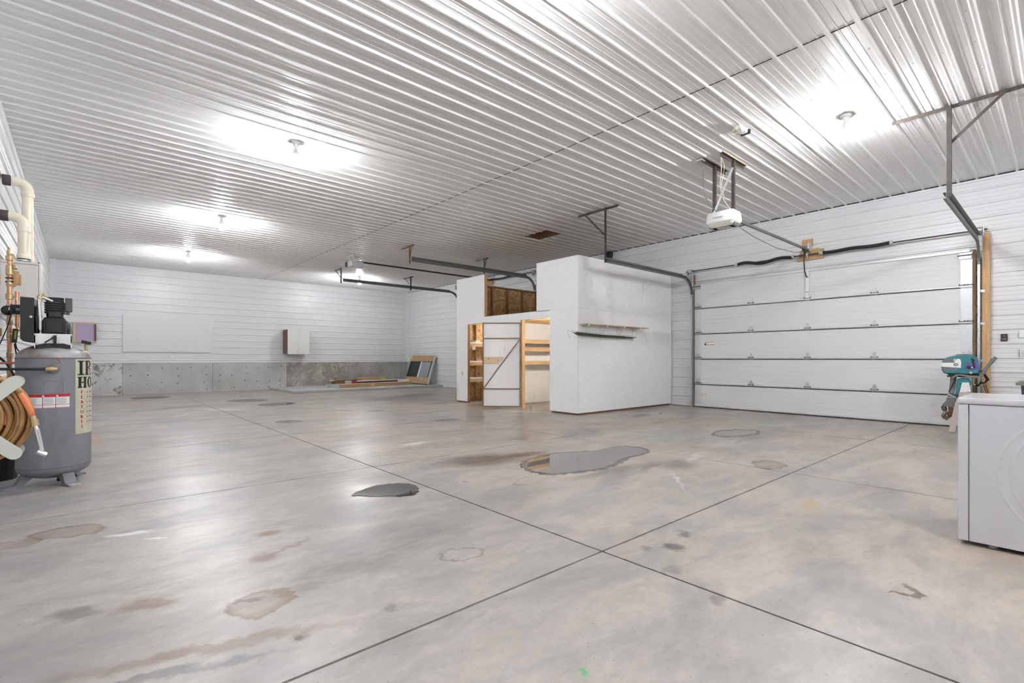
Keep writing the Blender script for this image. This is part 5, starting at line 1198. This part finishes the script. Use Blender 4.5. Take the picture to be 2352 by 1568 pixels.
for k, a in enumerate((PI + .5, -.35, PI / 2 + .1)):
    xf = MO @ Matrix.Translation((pc[0] + .0, 0, pc[1])) @ Matrix.Rotation(a, 4, 'X') @ Matrix.Rotation(.75, 4, 'Z')
    blade = [(.004 * 0, 0)]
    pts = [(-.018, .015), (-.050, .05), (-.058, .09), (-.035, .125), (.005, .130), (.040, .105), (.045, .06), (.018, .015)]
    obj('blade', MB(xf).prism(pts, 'y', -.004, .004, .004, .002), 'mgrey', pr_)
obj('tiller_arm', MB(MO).tube([(q((810, 562))[0][0], -.10, q((810, 562))[0][1]), (q((870, 480))[0][0], -.10, q((870, 480))[0][1]), (q((945, 372))[0][0], -.10, q((945, 372))[0][1])], [.026, .024, .022], 10), 'mgrey', om)
obj('tiller_grip', MB(MO).tube([(q((945, 372))[0][0], -.10, q((945, 372))[0][1]), (q((1000, 305))[0][0], -.10, q((1000, 305))[0][1]), (q((1068, 222))[0][0], -.10, q((1068, 222))[0][1])], [.022, .027, .025], 10), 'cowlg', om)
obj('fuel_hose', MB(MO).tube([(q((430, 520))[0][0], -.13, q((430, 520))[0][1]), (q((405, 600))[0][0], -.10, q((405, 600))[0][1]), (q((345, 730))[0][0], -.08, q((345, 730))[0][1]), (q((290, 820))[0][0], -.07, q((290, 820))[0][1])], .008, 6), 'black', om)
for pp in (((262, 430), (295, 500)), ((268, 545), (340, 550))): obj('tilt_catch', MB(MO).tube([(q(pp[0])[0][0], -.15, q(pp[0])[0][1]), (q(pp[1])[0][0], -.14, q(pp[1])[0][1])], .014, 8), 'blackm', om)
obj('clamp_screw', MB(MO).tube([(q((700, 560))[0][0], -.05, q((700, 560))[0][1]), (q((705, 690))[0][0], -.05, q((705, 690))[0][1])], .012, 8).tube([(q((660, 685))[0][0], -.05, q((660, 685))[0][1]), (q((745, 688))[0][0], -.05, q((745, 688))[0][1])], .010, 8), 'brass', om)
sh = thing('motor_stand', 'weathered wooden sawhorse stand carrying the outboard motor', 'stand', (10.9, 1.15, 0))
def sp_(name, poly, t0, t1, mat): return obj(name, MB(MO).prism(q(*poly), 'y', t0, t1), mat, sh)
hb = sp_('head_block', ((520, 650), (635, 650), (665, 800), (480, 812)), -.16, -.112, 'white')
for a, b in ((530, 718), (624, 716), (530, 785), (614, 770)): obj('bolt', MB(MO).lathe([(.007, -.164), (.006, -.160)], (q((a, b))[0][0], 0, q((a, b))[0][1]), 'y', 8), 'galv', hb)
sp_('cross_beam', ((470, 812), (672, 805), (672, 850), (462, 880)), -.20, .30, 'oldgray')
for t0 in (-.19, .24):
    sp_('leg', ((462, 880), (530, 870), (400, 1495), (290, 1495), (400, 1000)), t0, t0 + .04, 'oldgray')
    sp_('leg', ((600, 850), (668, 850), (800, 1500), (725, 1500)), t0, t0 + .04, 'oldgray')
sp_('stretcher', ((395, 1180), (735, 1180), (745, 1230), (385, 1230)), -.149, -.11, 'oldgray')
wt = thing('hose_bundle', 'bundle of rusty brown hoses hung behind the motor stand', 'hose', (11.25, .84, .5))
for k in range(4):
    o_ = .012 * k
    obj('hose_loop', MB(MO).tube([(q((740, 720))[0][0] + o_, .10 + o_, q((740, 720))[0][1]), (q((840, 680))[0][0], .08 + o_, q((840, 680))[0][1] + o_), (q((900, 660))[0][0], .08 + o_, q((900, 660))[0][1]), (q((915, 600))[0][0] + o_, .08, q((915, 600))[0][1]), (q((890, 540))[0][0], .08, q((890, 540))[0][1] + o_)] if k % 2 else [(q((880, 690))[0][0] + o_, .08 + o_, q((880, 690))[0][1]), (q((905, 750))[0][0] + o_, .08, q((905, 750))[0][1]), (q((930, 830))[0][0] + o_, .08, q((930, 830))[0][1]), (q((940, 950))[0][0] + o_, .08, q((940, 950))[0][1])], .011, 8), 'rust' if k % 2 == 0 else 'blackm', wt, True)

# trash bin behind the dryer, switches on the right wall
tb = thing('trash_bin', 'dark grey plastic trash bin with a lid behind the dryer', 'bin', (9.18, .16, 0))
BC = (9.18, .155)
obj('bin_body', MB().loft([[(BC[0] + .24 * s_ * a, BC[1] + .24 * s_ * b, z) for a, b in ((-1, -.9), (-.9, -1), (.9, -1), (1, -.9), (1, .9), (.9, 1), (-.9, 1), (-1, .9))] for s_, z in ((.82, 0), (1.0, .86))]), 'bin', tb)
obj('lid', MB().loft([[(BC[0] + .285 * s_ * a, BC[1] + .285 * s_ * b, z) for a, b in ((-1, -.9), (-.9, -1), (.9, -1), (1, -.9), (1, .9), (.9, 1), (-.9, 1), (-1, .9))] for s_, z in ((1, .861), (1.0, .895), (.93, .912), (.6, .925))]), 'binlid', tb)
solo('crumpled_wrap', MB().loft([[(9.02 + .075 * s_ * math.cos(2 * PI * k / 10) * (1 + .2 * math.sin(k * 2.3)), .22 + .06 * s_ * math.sin(2 * PI * k / 10), z) for k in range(10)] for s_, z in ((.9, .926), (1.0, .94), (.7, .955), (.2, .962))]), 'bluew', 'crumpled pale blue wrapper on the trash bin lid', 'wrapper')
XS = X1 - .019
sw = thing('door_control', 'black door opener control panel on the right wall', 'switch', (XS, .705, 1.49))
obj('plate', MB().box(XS - .016, XS, .664, .745, 1.495, 1.615), 'black', sw)
obj('lit_button', MB().box(XS - .019, XS - .016, .695, .712, 1.573, 1.588), 'orange', sw)
obj('button', MB().box(XS - .018, XS - .016, .680, .730, 1.512, 1.545), 'faint', sw)
lsw = thing('light_switch', 'white light switch plate on the right wall at the picture edge', 'switch', (XS, .47, 1.55))
obj('plate', MB().box(XS - .010, XS, .415, .530, 1.550, 1.675), 'white', lsw); obj('toggle', MB().box(XS - .020, XS - .010, .464, .476, 1.602, 1.626), 'cream', lsw)
vt = thing('notice_plate', 'small printed notice plate below the light switch', 'notice', (XS, .46, 1.22))
obj('plate', MB().box(XS - .012, XS, .40, .524, 1.222, 1.350), 'white', vt); obj('edge', MB().box(XS - .013, XS, .524, .530, 1.222, 1.350), 'black', vt)
for k in range(6): obj('print_line', MB().box(XS - .0128, XS - .012, .405, .512, 1.235 + k * .019, 1.241 + k * .019), 'faint', vt)

# ------------------------------------------------------------------ puddles on the slab
def puddle(pts, label, mat='water', z=.0022, rim=None):
    P = [Vector((a, b, 0)) for a, b in pts]; out = []
    n = len(P)
    for k in range(n):
        p0, p1, p2, p3 = P[k - 1], P[k], P[(k + 1) % n], P[(k + 2) % n]
        for s_ in range(4):
            t = s_ / 4; v = .5 * ((2 * p1) + (p2 - p0) * t + (2 * p0 - 5 * p1 + 4 * p2 - p3) * t * t + (3 * p1 - p0 - 3 * p2 + p3) * t ** 3)
            j = rng.uniform(-.012, .012); out.append((v.x + j, v.y + rng.uniform(-.012, .012)))
    t_ = thing('puddle', label, 'puddle', (sum(a for a, b in out) / len(out), sum(b for a, b in out) / len(out), 0), 'puddles on the slab')
    obj('water_film', MB().prism(out, 'z', .0002, z, .012, .0015), mat, t_)
    if rim:
        c0 = BASE[t_.name]
        o2 = []
        for k, (a, b) in enumerate(out):
            s_ = 1.0 + (rim + rng.uniform(0, rim)) / max(.15, math.hypot(a - c0.x, b - c0.y)); o2.append((c0.x + (a - c0.x) * s_, c0.y + (b - c0.y) * s_))
        obj('damp_rim', MB().prism(o2, 'z', .0001, .0009), 'damp', t_)
    return t_
rng = random.Random(11)
puddle([(3.877, 4.128), (3.965, 4.204), (4.226, 4.259), (4.429, 4.297), (4.691, 4.202), (4.944, 4.072), (5.18, 4.057), (5.438, 4.082), (5.608, 3.985), (5.624, 3.765), (5.517, 3.615), (5.289, 3.54), (4.989, 3.545), (4.73, 3.492), (4.463, 3.393), (4.243, 3.379), (3.98, 3.448), (3.819, 3.494), (3.664, 3.6), (3.625, 3.747), (3.684, 3.906), (3.765, 4.043)], 'largest puddle, mirroring the storage room in mid floor', 'water', .003, .045)
puddle([(1.781, 4.168), (1.975, 4.292), (2.168, 4.321), (2.325, 4.235), (2.379, 4.077), (2.332, 3.943), (2.24, 3.827), (2.127, 3.821), (1.975, 3.936), (1.836, 4.077)], 'small dark puddle mirroring the ceiling ribs left of the largest one', 'water2', .003)
def ell(cx, cy, a, b, rot, n=10): return [(cx + a * math.cos(2 * PI * k / n) * math.cos(rot) - b * math.sin(2 * PI * k / n) * math.sin(rot), cy + a * math.cos(2 * PI * k / n) * math.sin(rot) + b * math.sin(2 * PI * k / n) * math.cos(rot)) for k in range(n)]
puddle(ell(7.956, 3.554, .48, .22, -.1), 'shallow grey puddle in front of the near overhead door', 'dampc', .0015, .06)
puddle(ell(2.987, 9.833, .22, .26, .6), 'small round grey puddle left of the storage room', 'dampc', .0015)
puddle(ell(3.90, 13.85, .50, .42, .5), 'dark puddle in front of the concrete pad corner', 'water2', .003)
puddle(ell(3.60, 15.6, .50, .55, .5), 'grey damp puddle nearest the concrete pad corner', 'damp', .0015)
puddle(ell(1.61, 18.7, .5, .5, .3), 'dark damp puddle by the back wall under the ribbed panel', 'damp', .0015)
